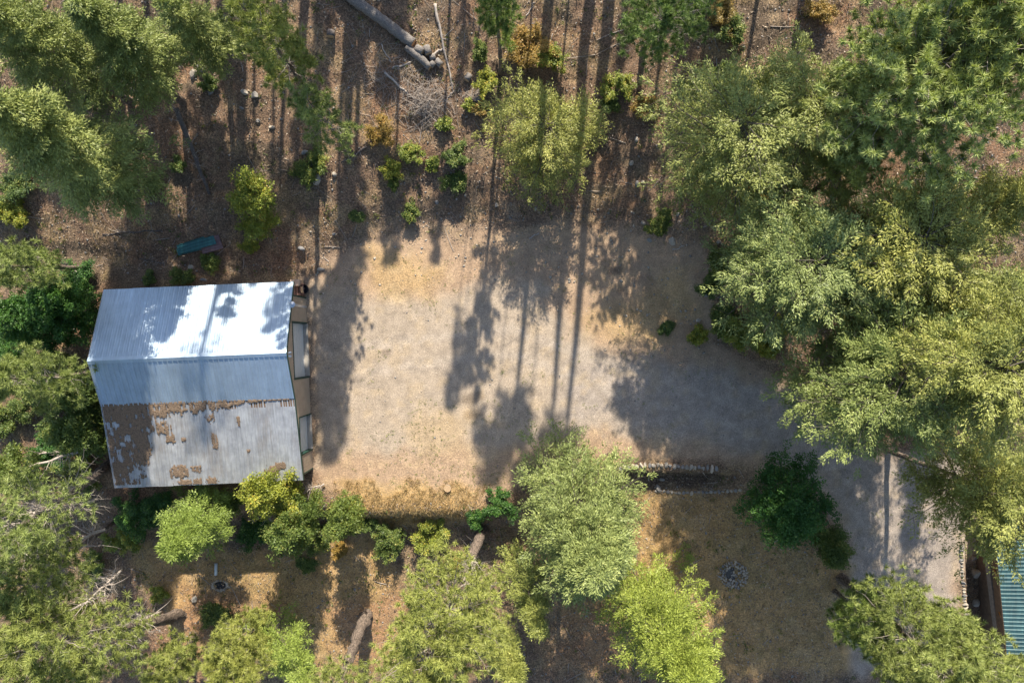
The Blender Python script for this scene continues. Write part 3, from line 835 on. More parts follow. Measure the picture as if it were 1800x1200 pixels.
def shrub(label, px, py, R, Hh, mat, seed, n=14, dens=1.0, size=1.0, name='shrub', cat='shrub', group=None, z=None):
    """many-stemmed bush: stems fan out of one root, leaves in clumps on the twigs"""
    rng = np.random.default_rng(seed)
    x, y, zz = at(px, py)
    root = empty(name, (x, y, zz), label, cat, group)
    m = 5; s = np.linspace(0, 1, m)
    az = np.arange(n)*2.4+rng.random(n)*1.5; out = R*(0.25+0.75*rng.random(n)**0.6)*(1+0.25*np.sin(az*2+seed))
    hh = Hh*(0.55+0.5*rng.random(n))*(1-0.35*(out/R-0.3))
    P = np.zeros((n, m, 3))
    P[..., 0] = (np.cos(az)*out)[:, None]*s**0.9; P[..., 1] = (np.sin(az)*out)[:, None]*s**0.9; P[..., 2] = hh[:, None]*s**0.75-0.05
    P[:, 1:] += (rng.random((n, m-1, 3))-0.5)*0.18*R*0.6
    st = [tubes(P, (0.02+0*out)[:, None]*(1.1-0.8*s[None]), 4)]
    ns = 7
    sp = 0.35+0.65*rng.random((n, ns)); q = sp*(m-1); i = np.clip(np.floor(q).astype(int), 0, m-2); f = (q-i)[..., None]
    I = np.arange(n)[:, None]; SP = P[I, i]*(1-f)+P[I, i+1]*f
    TD = rdir(rng, n*ns).reshape(n, ns, 3); TD[..., 2] = np.abs(TD[..., 2])*0.7; TL = R*(0.16+0.22*rng.random((n, ns)))
    Q = np.stack([SP, SP+TD*TL[..., None]], 2).reshape(-1, 2, 3)
    st.append(tubes(Q, np.full((len(Q), 2), 0.006), 3))
    V, F = joinvf(st)
    o = link('stems', np_mesh('stems', V, F, mats=[M_greybark]), root); o['kind'] = 'stuff'
    N_ = len(Q); K = int(44*dens*min(1.8, max(0.7, R)))
    u = rng.random((N_, K, 1)); b = Q[:, 0][:, None]*(1-u)+Q[:, 1][:, None]*u+rdir(rng, N_*K).reshape(N_, K, 3)*(rng.random((N_, K, 1))**0.6)*(0.10+0.12*min(R, 1.5))
    d = rdir(rng, N_*K).reshape(N_, K, 3); d[..., 2] *= 0.4; d = unit(d)
    nr = unit(rdir(rng, N_*K).reshape(N_, K, 3)*0.7+np.array([0, 0.25, 1.0])); wv = unit(np.cross(d, nr))
    Ln = ((0.07+0.06*rng.random((N_, K)))*size).ravel()
    cl = rng.random(N_); tn = np.clip(cl[:, None]*0.6+0.5*rng.random((N_, K))**1.5, 0, 1)
    V, F, T = emit(b.reshape(-1, 3), d.reshape(-1, 3), wv.reshape(-1, 3), Ln, Ln*0.36, tn.ravel())
    V[:, 2] = np.maximum(V[:, 2], 0.0)
    o = link('leaves', np_mesh('leaves', V, F, {'tint': T}, [mat]), root); o['kind'] = 'stuff'
    return root

DOME = lambda q: np.sqrt(np.clip(1-((q-0.35)/0.72)**2, 0.03, 1))
TREES = [
 # kind, label, cat, base, crown, zc, H, R, h0, mat, kwargs
 ('pine', 'tall pine with bare bleached lower limbs, its trunk base just below the yard lip', 'tree', (850,932), (775,1095), 13, 17.5, 4.6, 7.5, M_pine, dict(nb=120, sub=9, tr=0.36, deadlow=0.12)),
 ('pine', 'pine with thick trunk rising at the bottom left corner of the garage', 'tree', (198,813), (38,925), 12, 15.5, 4.2, 5.5, M_pine, dict(nb=85, sub=8, tr=0.34, deadlow=0.2, dens=0.8)),
 ('pine', 'thick-barked leaning pine with dead twigs along its lower trunk, bottom left', 'tree', (314,1082), (108,1128), 13, 16.5, 4.6, 7.5, M_pine, dict(nb=110, sub=9, tr=0.40, deadlow=0.15)),
 ('pine', 'thin pine just left of the lower garage corner, its slim trunk bare', 'tree', (208,912), (60,1020), 12, 15, 3.2, 6, M_pine, dict(nb=64, sub=7, tr=0.16, deadlow=0.2)),
 ('pine', 'pine with flaking trunk leaving the frame at the bottom, left of the tall bare-limbed pine', 'tree', (643,1083), (580,1245), 13, 18, 3.0, 9, M_pine, dict(nb=46, sub=7, tr=0.42)),
 ('fir', 'pale young conifer at the bottom edge left of the flaking trunk', 'tree', (470,1080), (520,1170), 6, 9, 2.6, 1.0, M_bright, dict(nb=60, sub=9, size=1.05)),
 ('pine', 'pale bushy pine on the bottom edge, right of the fallen twigs', 'tree', (455,1080), (420,1150), 7, 10, 3.0, 2.5, M_pine, dict(nb=70, sub=8)),
 ('pine', 'small pale pine on the bottom edge near the lower left', 'tree', (340,1120), (300,1180), 5, 7.5, 2.2, 1.5, M_pine, dict(nb=46, sub=7)),
 ('fir', 'broad fir with layered drooping limbs beside the rock wall', 'tree', (1000,845), (1030,945), 7, 12, 5.4, 0.8, M_fir_blue, dict(nb=150, sub=15, size=1.15, dens=1.0)),
 ('leafy', 'dark green dense tree between the lawn and the curve of the drive', 'tree', (1352,838), (1385,893), 3.8, 5.4, 3.2, 0.8, M_leaf_dark, dict(nb=100, sub=9, dens=1.0)),
 ('leafy', 'small green sapling at the lower right side of the dark dense tree', 'tree', (1440,935), (1462,965), 2.4, 3.6, 1.3, 0.5, M_leaf, dict(nb=36, sub=7)),
 ('fir', 'bright green fir at the bottom edge below the lawn', 'tree', (1120,1020), (1185,1135), 8, 12.5, 4.4, 1.0, M_bright, dict(nb=120, sub=13, size=1.1)),
 ('fir', 'small dark fir in the shade under the layered fir', 'tree', (905,960), (935,1058), 4.5, 7, 2.0, 0.8, M_fir, dict(nb=50, sub=9)),
 ('fir', 'narrow fir at the bottom edge between tall pine and bright fir', 'tree', (855,1100), (890,1160), 5, 8, 2.0, 0.8, M_fir, dict(nb=50, sub=9)),
 ('pine', 'large pine over the drive with sunlit needle tufts, bottom right', 'tree', (1480,1015), (1640,1160), 13, 16.5, 4.7, 8, M_pine, dict(nb=130, sub=10, tr=0.30)),
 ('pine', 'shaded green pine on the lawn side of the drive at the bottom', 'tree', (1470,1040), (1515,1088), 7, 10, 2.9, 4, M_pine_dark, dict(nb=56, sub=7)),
 ('pine', 'pine in the bottom right corner beside the green roof', 'tree', (1550,1060), (1760,1190), 11, 15, 3.0, 5, M_pine, dict(nb=60, sub=7)),
 ('fir', 'light olive fir overhanging the drive above the green roof', 'tree', (1560,790), (1735,858), 8, 11, 4.0, 5.5, M_larch, dict(nb=110, sub=13, size=1.05, prof=DOME)),
 ('fir', 'wide green tree overhanging the outer curve of the drive', 'tree', (1460,620), (1555,655), 8.8, 11.5, 5.2, 6, M_fir, dict(nb=150, sub=14, size=1.1, prof=DOME)),
 ('fir', 'sunlit pale green fir at the right edge above the drive', 'tree', (1540,590), (1710,630), 10, 13, 5.0, 6.5, M_larch, dict(nb=130, sub=14, size=1.1, prof=DOME)),
 ('fir', 'broad grey green fir above the shaded bend of the drive', 'tree', (1345,490), (1412,468), 8.0, 10.4, 4.9, 5.5, M_fir_blue, dict(nb=140, sub=14, size=1.1, prof=DOME)),
 ('fir', 'pale olive fir in the middle of the right hand grove', 'tree', (1460,505), (1585,440), 8.5, 11, 4.8, 6, M_larch, dict(nb=120, sub=13, size=1.1, prof=DOME)),
 ('fir', 'sunlit pale conifer on the hill side of the right hand grove', 'tree', (1240,325), (1285,250), 6.5, 9.5, 4.8, 2.5, M_larch, dict(nb=120, sub=13, size=1.05, dens=0.8, prof=DOME)),
 ('fir', 'olive conifer behind the sunlit pale one in the upper right grove', 'tree', (1330,320), (1410,215), 7, 9.5, 4.0, 4, M_larch, dict(nb=100, sub=13, size=1.0, prof=DOME)),
 ('pine', 'large pine with big needle tufts coloured as sunlit, upper right corner of the grove', 'tree', (1370,340), (1590,165), 9.8, 12.3, 6.2, 8, M_pine_sun, dict(nb=110, sub=9, tr=0.36, size=1.15, tk=50, tw=0.027, deadlow=0.03)),
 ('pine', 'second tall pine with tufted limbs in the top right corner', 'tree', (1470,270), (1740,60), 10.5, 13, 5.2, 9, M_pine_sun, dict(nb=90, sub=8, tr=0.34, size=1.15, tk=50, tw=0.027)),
 ('pine', 'thin crowned pine over the middle of the upper right grove', 'tree', (1360,395), (1480,295), 8, 10, 2.5, 6, M_pine, dict(nb=50, sub=7, tr=0.25, deadlow=0.2)),
 ('fir', 'yellowish loose tree at the right edge above the pale fir', 'tree', (1580,430), (1740,370), 8, 12, 4.2, 1, M_larch, dict(nb=90, sub=12, dens=0.85)),
 ('fir', 'small green fir at the far right edge level with the upper clearing', 'tree', (1680,520), (1785,520), 5, 8, 2.4, 1, M_fir, dict(nb=60, sub=10)),
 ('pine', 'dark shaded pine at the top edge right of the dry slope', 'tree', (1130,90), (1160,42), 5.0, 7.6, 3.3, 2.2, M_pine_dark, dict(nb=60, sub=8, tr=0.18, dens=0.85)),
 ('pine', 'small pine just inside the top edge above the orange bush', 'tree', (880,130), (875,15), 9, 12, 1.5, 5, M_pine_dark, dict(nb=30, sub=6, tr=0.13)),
 ('fir', 'round loose-needled tree standing alone above the yard', 'tree', (955,272), (960,240), 2.5, 4.7, 3.8, 0.4, M_larch, dict(nb=100, sub=13, size=0.95, dens=0.68, prof=DOME)),
 ('pine', 'young open pine on the shaded hillside left of centre', 'tree', (620,270), (566,208), 7, 10, 2.3, 3, M_pine, dict(nb=38, sub=6, tr=0.13, dens=0.7)),
 ('pine', 'green pine at the top edge left of the fallen grey trunk', 'tree', (560,180), (468,62), 10, 13.5, 2.6, 4, M_pine, dict(nb=60, sub=7, tr=0.18)),
 ('fir', 'olive fir in the shaded upper left corner', 'tree', (320,180), (185,50), 10, 13, 2.7, 4, M_fir, dict(nb=110, sub=13)),
 ('fir', 'green fir at the left end of the top edge', 'tree', (230,180), (35,55), 12, 15, 3.4, 4, M_fir, dict(nb=100, sub=12)),
 ('fir', 'fir on the top edge beside the olive one', 'tree', (400,110), (320,30), 9, 12, 1.9, 2, M_fir, dict(nb=70, sub=11)),
 ('fir', 'large blue green fir with layered limbs on the left edge', 'tree', (262,340), (62,228), 13, 17, 3.8, 4, M_fir_blue, dict(nb=140, sub=14, size=1.15)),
 ('pine', 'pine at the left edge above the dark thicket', 'tree', (136,470), (15,470), 10, 13, 2.2, 4, M_pine, dict(nb=46, sub=7, tr=0.15)),
 ('pine', 'sunlit pine at the left edge beside the leafy thicket', 'tree', (195,655), (35,665), 11, 14, 2.6, 5, M_pine, dict(nb=60, sub=7, tr=0.16)),
 ('fir', 'bright green fir just below the garage roof', 'tree', (372,885), (332,935), 4.5, 7.5, 2.7, 0.6, M_bright, dict(nb=80, sub=12)),
 ('leafy', 'yellow green maple standing alone on the shaded hillside', 'tree', (455,405), (448,345), 2.8, 4.2, 2.0, 0.3, M_leaf_yel, dict(nb=46, sub=7, dens=0.9)),
 ('leafy', 'leafy tree with orange tips leaning over the lower right roof corner', 'tree', (530,880), (470,865), 4.0, 5.6, 1.9, 0.6, M_leaf_yel, dict(nb=50, sub=7)),
 ('leafy', 'green maple below the lower right roof corner', 'tree', (545,890), (510,925), 3.2, 4.6, 2.1, 0.5, M_leaf, dict(nb=60, sub=8)),
 ('leafy', 'round green bushy tree at the lower left corner of the yard', 'tree', (620,895), (605,912), 2.4, 3.8, 1.7, 0.4, M_leaf, dict(nb=50, sub=7)),
 ('leafy', 'dark leafy tree against the left wall of the garage', 'tree', (170,555), (105,540), 3.5, 5.2, 2.6, 0.5, M_leaf_dark, dict(nb=70, sub=8)),
 ('leafy', 'dark leafy tree at the left edge above the thicket', 'tree', (120,600), (50,560), 3.5, 5.0, 2.2, 0.5, M_leaf_dark, dict(nb=60, sub=8)),
 ('leafy', 'leafy tree with yellowing tips by the left end of the ridge', 'tree', (190,700), (130,690), 3.4, 5.2, 1.9, 0.5, M_leaf, dict(nb=56, sub=7)),
 ('leafy', 'dark green tree beside the lower left garage wall', 'tree', (190,760), (140,760), 3.0, 4.8, 2.0, 0.5, M_leaf, dict(nb=60, sub=8)),
 ('leafy', 'leafy tree at the left edge among the fallen limbs', 'tree', (60,820), (15,825), 3.0, 4.6, 2.0, 0.5, M_leaf, dict(nb=50, sub=7)),
]
for i, (kind, label, cat, b, c, zc, H, R, h0, mat, kw) in enumerate(TREES):
    make_tree(kind, label, cat, b, c, zc, H, R, h0, mat, 100+i*7, **kw)

# pines uphill beyond the top edge whose shadows fall into the picture
def shadow_base(px, py, hc, z0=0.0):
    """where must a tree stand whose crown centre, hc above z0, shades pixel (px,py) at height z0"""
    x, y, _ = at(px, py, z0); L = hc/math.tan(SUN_EL)
    return (x+sun_h.x*L, y+sun_h.y*L)
PLAB = 'tall pine uphill beyond the top edge of the picture, casting a long shadow'
PG = 'pines uphill beyond the top edge'
# target pixel of the crown centre's shadow, height of crown centre over the yard, crown radius, half height, style, trunk radius
CAST = [(903,745,24,1.9,1.3,0,.32),(966,770,26,1.4,1.2,1,.36),(994,800,27,1.3,1.2,0,.38),
        (815,600,23,1.5,1.6,1,.06),(868,800,25,1.8,1.2,0,.06),(925,830,27,1.9,1.3,2,.07),(1095,700,22,0.9,0.9,2,.1),(842,740,23,0.9,1.0,1,.08),(795,680,22,0.8,1.0,2,.05),(850,520,20,0.9,1.0,1,.05),
        (595,545,21,2.2,2.0,0,.16),(580,650,24,1.9,1.8,1,.18),(585,750,26,1.4,1.5,2,.18),
        (225,570,24,3.0,3.0,0,.2),(395,840,29,1.7,1.8,3,.36),(440,590,24,1.6,1.5,3,.12),(470,590,24,0.8,1.3,1,.14),(505,700,27,0.9,1.8,1,.2),
        (1165,700,22,2.0,1.5,0,.12),(1235,680,22,1.8,1.4,2,.14),(1120,740,22,0.9,0.8,1,.1),(1290,830,27,1.1,1.4,1,.3),(1200,480,18,1.8,2.0,0,.16),(1150,520,17,1.2,1.4,2,.14),
        (1515,1040,34,1.3,1.5,1,.22),
        (110,320,14,2.2,2.2,0,.2),(310,290,14,2.0,2.2,2,.22),(380,390,16,2.2,2.2,0,.2),(280,430,17,2.4,2.4,1,.2),(545,330,14.5,1.7,2.2,1,.2),(620,440,17,1.6,2.0,0,.22),(500,430,17,1.6,2.0,2,.24),(690,400,15,1.3,1.6,1,.2),
        (640,180,12,1.5,2.0,1,.2),(690,200,12,1.5,1.8,2,.2),(580,200,12,1.2,1.8,2,.18),(430,230,13,1.4,2.0,0,.2),(810,200,12,0.8,1.6,1,.2),
        (1180,240,13,1.8,1.8,1,.2),(770,400,15,0.8,1.6,1,.14),(1075,200,20,0.9,1.2,1,.24)]
protos = {}
for i, (px, py, hc, R_, hh, sty, tr_) in enumerate(CAST):
    bx, by = shadow_base(px, py, hc)
    if by < 27.5: by = 27.5+(i % 5)*0.9
    gz = hz(bx, by)
    Lc = (by-(600-py)*HC/1200)/sun_h.y; bx = (px-900)*HC/1200+sun_h.x*Lc
    gz = hz(bx, by); hcen = Lc*math.tan(SUN_EL)-gz
    H_ = hcen+hh
    root = empty('pine_tree', (bx, by, gz), PLAB, 'tree', PG)
    n = 8; zz = np.linspace(-0.4, H_, n); rg = np.random.default_rng(i)
    P = np.stack([(rg.random(n)-0.5)*0.25, (rg.random(n)-0.5)*0.25, zz], -1); rad = tr_*(1.12-0.85*np.linspace(0, 1, n)**1.5)
    V, F = tubes(P[None], rad[None], 9)
    link('trunk', np_mesh('trunk', V, F, mats=[M_bark], smoothf=True), root)
    if sty not in protos:
        kw = [dict(nb=44, sub=7), dict(nb=32, sub=7), dict(nb=52, sub=6), dict(nb=20, sub=5, dens=0.5)][sty]
        t_ = make_tree('pine', 'x', 'tree', None, None, 9.0, 12.0, 2.0, 6.0, M_pine_dark, 900+sty, world=(bx, by), size=1.25, tk=26, **kw)
        protos[sty] = [c.data for c in t_.children if c.name.split('.')[0] in ('limbs', 'crown')]
        for c in list(t_.children): bpy.data.objects.remove(c)
        bpy.data.objects.remove(t_)
    for me in protos[sty]:
        o = link(me.name.split('.')[0], me, root); o['kind'] = 'stuff'
        sx = R_/2.0; sz = hh/3.0
        o.scale = (sx, sx, sz); o.location = (0, 0, hcen-9.0*sz); o.rotation_euler = (0, 0, i*1.7)

# ------------------------------------------------------------------ shrubs
SH = [
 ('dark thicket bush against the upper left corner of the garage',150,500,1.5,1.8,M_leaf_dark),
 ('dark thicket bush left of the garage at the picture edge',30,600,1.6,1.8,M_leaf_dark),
 ('yellowing bush just left of the garage ridge end',120,650,1.2,2.0,M_leaf_yel),
 ('dark bush in the gap below the left end of the thicket',90,700,1.5,1.8,M_leaf),
 ('dark bush at the lower left wall among dead branches',150,830,1.5,1.8,M_leaf),
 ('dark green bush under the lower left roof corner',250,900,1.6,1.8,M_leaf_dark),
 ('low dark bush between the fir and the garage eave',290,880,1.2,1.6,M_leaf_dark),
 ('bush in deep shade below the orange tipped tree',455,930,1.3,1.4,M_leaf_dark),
 ('bush hugging the foot of the round bushy tree',560,945,1.2,1.2,M_leaf),
 ('tan green shrub on the lower side of the garage, below the maple',540,990,0.7,0.6,M_leaf),
 ('orange bush at the foot of the open slope near the top edge',925,95,1.7,2.0,M_leaf_org),
 ('yellow bush overlapping the orange one on its right',960,110,1.2,1.6,M_leaf_yel),
 ('bright green round bush right of the pale dead pole',843,95,0.7,0.9,M_leaf),
 ('olive bush between the pale pole and the orange bush',855,150,0.8,0.9,M_leaf_yel),
 ('small yellow bush beside the stones near the lone tree',826,186,0.4,0.5,M_leaf_yel),
 ('small orange bush below the little stone heap',845,195,0.5,0.5,M_leaf_org),
 ('tall yellow bush right of the lone round tree',1083,160,1.1,1.4,M_leaf_yel),
 ('green yellow bush under the tall yellow one',1068,190,0.7,0.9,M_leaf),
 ('brown orange bush at the top edge right of centre',1262,30,1.2,1.4,M_leaf_org),
 ('green bush just below the brown orange one near the top edge',1280,62,1.0,1.3,M_leaf),
 ('green bush in the shade at the top of the pale grove',1270,140,1.1,1.2,M_leaf),
 ('grey green young bush left of the pale conifer',1215,160,0.9,1.3,M_fir),
 ('small yellow bush in the sunny patch above the yard',780,222,0.6,0.7,M_leaf_yel),
 ('bright yellow green bush in the row above the yard, upper of the row',722,272,0.8,0.9,M_leaf_yel),
 ('yellow green bush at the left end of the row above the yard',690,300,0.8,0.9,M_leaf_yel),
 ('small bush low in the left end of the row above the yard',692,325,0.4,0.5,M_leaf),
 ('little yellow bush in the middle of the row above the yard',762,290,0.5,0.6,M_leaf_yel),
 ('broad olive bush at the right end of the row above the yard',800,280,1.0,1.0,M_leaf),
 ('low green bush under the broad olive one',800,322,0.8,0.7,M_leaf),
 ('small green bush left of the foot of the sunny strip',630,383,0.5,0.6,M_leaf),
 ('leafy green bush at the foot of the sunny strip',722,375,0.65,0.7,M_leaf),
 ('orange brown bush right of the young open pine',670,235,1.1,1.1,M_leaf_org),
 ('small green tuft bush by the lower half of the leaning snag',317,293,0.55,0.6,M_leaf),
 ('dim green bush left of the leaning snag foot',273,325,0.7,0.7,M_leaf),
 ('tiny green bush near the torn top of the snag',262,165,0.6,0.7,M_leaf_yel),
 ('low bush below the lone yellow maple',442,435,0.6,0.8,M_leaf_yel),
 ('green fern like bush below the metal sheets',375,462,0.8,0.6,M_leaf),
 ('low weeds bush just above the left roof eave',325,488,0.9,0.6,M_leaf),
 ('small weeds clump above the roof eave, left of the others',265,490,0.5,0.4,M_leaf),
 ('green plant in shade on the bank right of the yard',1170,577,0.55,0.5,M_leaf),
 ('dark green yellow bush on the drive edge under the grove',1225,590,0.75,0.9,M_leaf_yel),
 ('tall yellow green bush at the grove foot beside the drive',1300,590,1.4,1.8,M_leaf_yel),
 ('bright green bush beside the tall yellow green one',1345,610,1.0,1.4,M_leaf_yel),
 ('yellow bush glowing in a gap of the grove',1370,570,1.0,1.5,M_leaf_yel),
 ('dark green bush at the upper drive edge of the grove',1262,560,1.1,1.3,M_leaf),
 ('dark bush on the bank edge left of the grey green fir',1258,470,1.2,1.4,M_leaf),
 ('green bush at the stones where the bank meets the grove',1245,505,0.9,1.0,M_leaf),
 ('low green bush above the bank stones',1155,400,0.8,0.6,M_leaf),
 ('low green bush above the grey sticks on the bank',1168,378,0.5,0.4,M_leaf),
 ('sparse orange bush in the shade below the dark pine',1130,190,1.0,0.9,M_leaf_org),
 ('orange bush in the gap at the foot of the grove',1330,345,1.1,1.2,M_leaf_org),
 ('yellow green bush inside the gap of the grove',1600,470,1.3,1.6,M_leaf_yel),
 ('yellow bush at the right edge in the grove gap',1690,500,1.2,1.4,M_leaf_yel),
 ('golden bush at the far right edge',1790,500,1.0,1.2,M_leaf_org),
 ('orange bush at the top edge in the far upper right',1440,25,0.9,0.9,M_leaf_org),
 ('dark bush on the yard lip left of the layered fir',880,885,1.2,1.0,M_leaf_dark),
 ('dark bush in the shaded hollow by the trunk base',840,905,0.9,0.8,M_leaf_dark),
 ('green bush left of the tall bare-limbed pine, below the golden grass',690,945,1.4,1.8,M_leaf),
 ('yellow green bush peeking above the tall pine crown',760,935,1.2,1.9,M_leaf_yel),
 ('weedy green bush on the lower left lawn',382,1075,1.2,0.7,M_leaf),
 ('yellow bush beside the dead twigs at the lower left',285,1040,0.7,0.9,M_leaf_yel),
 ('yellow green bush on the bottom edge near the big bark trunk',160,1190,0.7,0.8,M_leaf_yel),
 ('tiny dark bush at the left edge above the pine',10,365,1.0,1.0,M_leaf_yel),
 ('golden leaved bush in the upper left corner of the left edge',40,380,0.9,1.0,M_leaf_yel),
 ('pale wispy bush in the shade below the young open pine',545,300,1.3,0.8,M_leaf),
 ('dark bush filling the strip under the garage eave, middle',350,885,1.0,1.3,M_leaf_dark),
 ('dark bush under the eave left of the orange tipped tree',410,880,0.9,1.3,M_leaf),
 ('yellowed bush leaning on the lower left roof corner',225,945,1.1,1.5,M_leaf_yel),
 ('ragged green bush between the round bushy tree and the grassy lip',652,915,0.9,0.9,M_leaf),
 ('rusty orange dry bush below the round bushy tree',600,965,0.7,0.6,M_leaf_org),
 ('sprawling dark bush left below the slim left pine',175,990,1.1,1.2,M_leaf),
 ('orange dry bush beneath the big bare-limbed pine',800,985,0.8,0.9,M_leaf_org),
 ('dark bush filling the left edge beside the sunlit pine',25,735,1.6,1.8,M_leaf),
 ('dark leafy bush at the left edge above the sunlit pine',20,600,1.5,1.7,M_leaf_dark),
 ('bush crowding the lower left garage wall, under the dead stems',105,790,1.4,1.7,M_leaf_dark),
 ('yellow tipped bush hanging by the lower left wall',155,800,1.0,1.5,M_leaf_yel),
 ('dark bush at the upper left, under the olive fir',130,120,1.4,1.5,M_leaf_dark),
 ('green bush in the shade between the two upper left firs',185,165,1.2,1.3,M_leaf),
 ('ragged bush on the left edge under the blue green fir',40,330,1.3,1.3,M_leaf),
 ('thin bush at the rock group under the top left firs',370,150,0.6,0.7,M_leaf),
]
for i, (lab, px, py, R, Hh, mt) in enumerate(SH):
    shrub(lab, px, py, R, Hh, mt, 300+i, n=int(8+R*9), dens=0.75 if mt in (M_leaf_org,) else 1.0)

# ------------------------------------------------------------------ dead wood
def curve_pts(p0, p1, n, wob_, rng, sag=0.0):
    p0 = np.array(p0, float); p1 = np.array(p1, float)
    s = np.linspace(0, 1, n)[:, None]; P = p0*(1-s)+p1*s
    P[1:-1] += (rng.random((n-2, 3))-0.5)*wob_
    P[:, 2] -= sag*np.sin(s[:, 0]*PI)
    return P
def log(name, label, cat, px0, px1, r0, r1, mat, seed, z0=None, z1=None, branches=0, blen=0.8, group=None, cutcap=False, wob_=0.15):
    rng = np.random.default_rng(seed)
    a = at(*px0) if z0 is None else at(px0[0], px0[1], hz(*at(*px0)[:2])+z0)
    b = at(*px1) if z1 is None else at(px1[0], px1[1], hz(*at(*px1)[:2])+z1)
    n = 9
    P = curve_pts(a, b, n, wob_, rng)
    if z0 is None and z1 is None:
        P[:, 2] = height(P[:, 0], P[:, 1])+np.linspace(r0, r1, n)*0.75
    root = empty(name, tuple(P[0]), label, cat, group)
    Pl = P-P[0]
    nn = max(9, int(np.linalg.norm(Pl[-1])/0.22)) if r0 > 0.09 else 12
    tq = np.linspace(0, 1, nn); Pq = np.stack([np.interp(tq, np.linspace(0, 1, n), Pl[:, k]) for k in range(3)], -1)
    mb = MB(); rad = [(r0*(1-t)+r1*t)*(0.93+0.14*rng.random()) for t in tq]
    sd_ = 14 if r0 > 0.15 else 7
    mb.tube([tuple(p) for p in Pq], rad, sd_, 0, True, 1 if cutcap else 0)
    cc_ = np.array(mb.v).reshape(nn, sd_, 3); jit = 1+0.16*(rng.random((nn, sd_, 1))-0.5)
    mb.v = [tuple(q) for q in (Pq[:, None]+(cc_-Pq[:, None])*jit).reshape(-1, 3)]
    o = mb.build('log_body', [mat, M_cut], root, smoothf=True)
    if branches:
        t = 0.15+0.85*rng.random(branches); i = np.clip((t*(n-1)).astype(int), 0, n-2); f = (t*(n-1)-i)[:, None]
        st = Pl[i]*(1-f)+Pl[i+1]*f
        ax = unit((Pl[-1]-Pl[0])[None])
        d = unit(rdir(rng, branches)+ax*0.6+np.array([0, 0, 0.35])); L = blen*(0.3+0.9*rng.random(branches))
        m = 5; s = np.linspace(0, 1, m)
        Q = st[:, None]+d[:, None]*L[:, None, None]*s[None, :, None]
        Q[:, 1:] += np.cumsum((rng.random((branches, m-1, 3))-0.5)*0.16*blen, axis=1)
        parts = [tubes(Q, 0.018*(1.05-s)[None]*(0.6+L[:, None]*0.7), 4)]
        ii = rng.integers(0, branches, branches*2); k = rng.integers(1, m-1, branches*2)
        d2 = unit(rdir(rng, branches*2)+d[ii]); st2 = Q[ii, k]
        L2 = blen*0.35*(0.4+rng.random(branches*2))
        parts.append(tubes(np.stack([st2, st2+d2*L2[:, None]*0.5+(rng.random((branches*2, 3))-0.5)*0.06, st2+d2*L2[:, None]], 1), np.tile([[0.009, 0.007, 0.004]], (branches*2, 1)), 3))
        V, F = joinvf(parts)
        o = link('dead_twigs', np_mesh('dead_twigs', V, F, mats=[M_dead]), root); o['kind'] = 'stuff'
    return root

log('fallen_trunk', 'thick fallen grey trunk with sawn end running down from the top edge', 'log', (590,-22), (728,80), 0.36, 0.34, M_greybark, 1, cutcap=True, wob_=0.05)
log('fallen_trunk', 'curved trunk piece continuing below the sawn end of the grey trunk', 'log', (716,84), (757,121), 0.26, 0.24, M_greybark, 2, cutcap=True, wob_=0.05)
log('dead_pole', 'long pale dead pole leaning down the slope right of the sawn trunk', 'dead tree', (765,8), (796,158), 0.10, 0.05, M_dead, 3, branches=26, blen=0.6, wob_=0.12)
log('dead_snag', 'leaning dead snag with torn grey top above the garage', 'dead tree', (368,341), (310,190), 0.10, 0.17, M_darklog, 4, z0=0.1, z1=2.3, branches=30, blen=0.8, wob_=0.12)
log('dead_pole', 'thin pale pole lying just left of the leaning dead snag', 'dead tree', (365,335), (320,210), 0.05, 0.08, M_dead, 5, branches=14, blen=0.5)
log('dead_branch', 'forked pale branch lying left of the sunny strip, below the sawn trunk', 'branch', (676,128), (732,178), 0.09, 0.05, M_dead, 6, branches=8, blen=0.7)
log('dead_branch', 'curved thin pale branch left of the fallen grey trunk', 'branch', (670,78), (687,110), 0.05, 0.03, M_dead, 7, branches=3, blen=0.4)
log('dead_branch', 'straight pale branch above the forked one', 'branch', (690,121), (722,110), 0.06, 0.05, M_dead, 8)
log('dead_branch', 'pale branch reaching from the log rounds to the dead pole', 'branch', (760,97), (780,86), 0.08, 0.05, M_dead, 9)
log('dead_branch', 'short pale branch at the lower tip of the long dead pole', 'branch', (797,160), (780,180), 0.05, 0.03, M_dead, 10)
log('dead_branch', 'dark broken branch beside the young open pine', 'branch', (645,258), (600,285), 0.08, 0.05, M_darklog, 11, branches=10, blen=0.7)
log('dead_branch', 'pale stick on the bank above the yard, near the rocks', 'branch', (1182,440), (1204,430), 0.05, 0.04, M_dead, 12)
log('dead_branch', 'bleached stick on the slope under the grove edge', 'branch', (1236,400), (1254,386), 0.04, 0.03, M_dead, 13)
log('dead_branch', 'white stick lying on the upper lip of the yard', 'branch', (930,419), (947,409), 0.05, 0.04, M_dead, 14)
log('dead_tree', 'dead leaning trunk low in the left thicket below the garage wall', 'dead tree', (190,778), (60,800), 0.12, 0.05, M_dead, 15, z0=0.5, z1=1.5, branches=20, blen=0.9)
log('dead_tree', 'thin bare dead tree lying across the lower left thicket', 'dead tree', (150,790), (20,830), 0.10, 0.05, M_dead, 16, z0=1.5, z1=2.6, branches=26, blen=1.1)
log('dead_tree', 'tangle of bare branching deadwood beside the garage corner pine', 'dead tree', (165,880), (60,900), 0.10, 0.06, M_dead, 17, z0=5.0, z1=11.5, branches=60, blen=1.9)
log('dead_tree', 'bare dead treetop tangled above the slim left pine', 'dead tree', (185,930), (90,970), 0.10, 0.05, M_dead, 18, z0=4.0, z1=9.0, branches=44, blen=1.6)
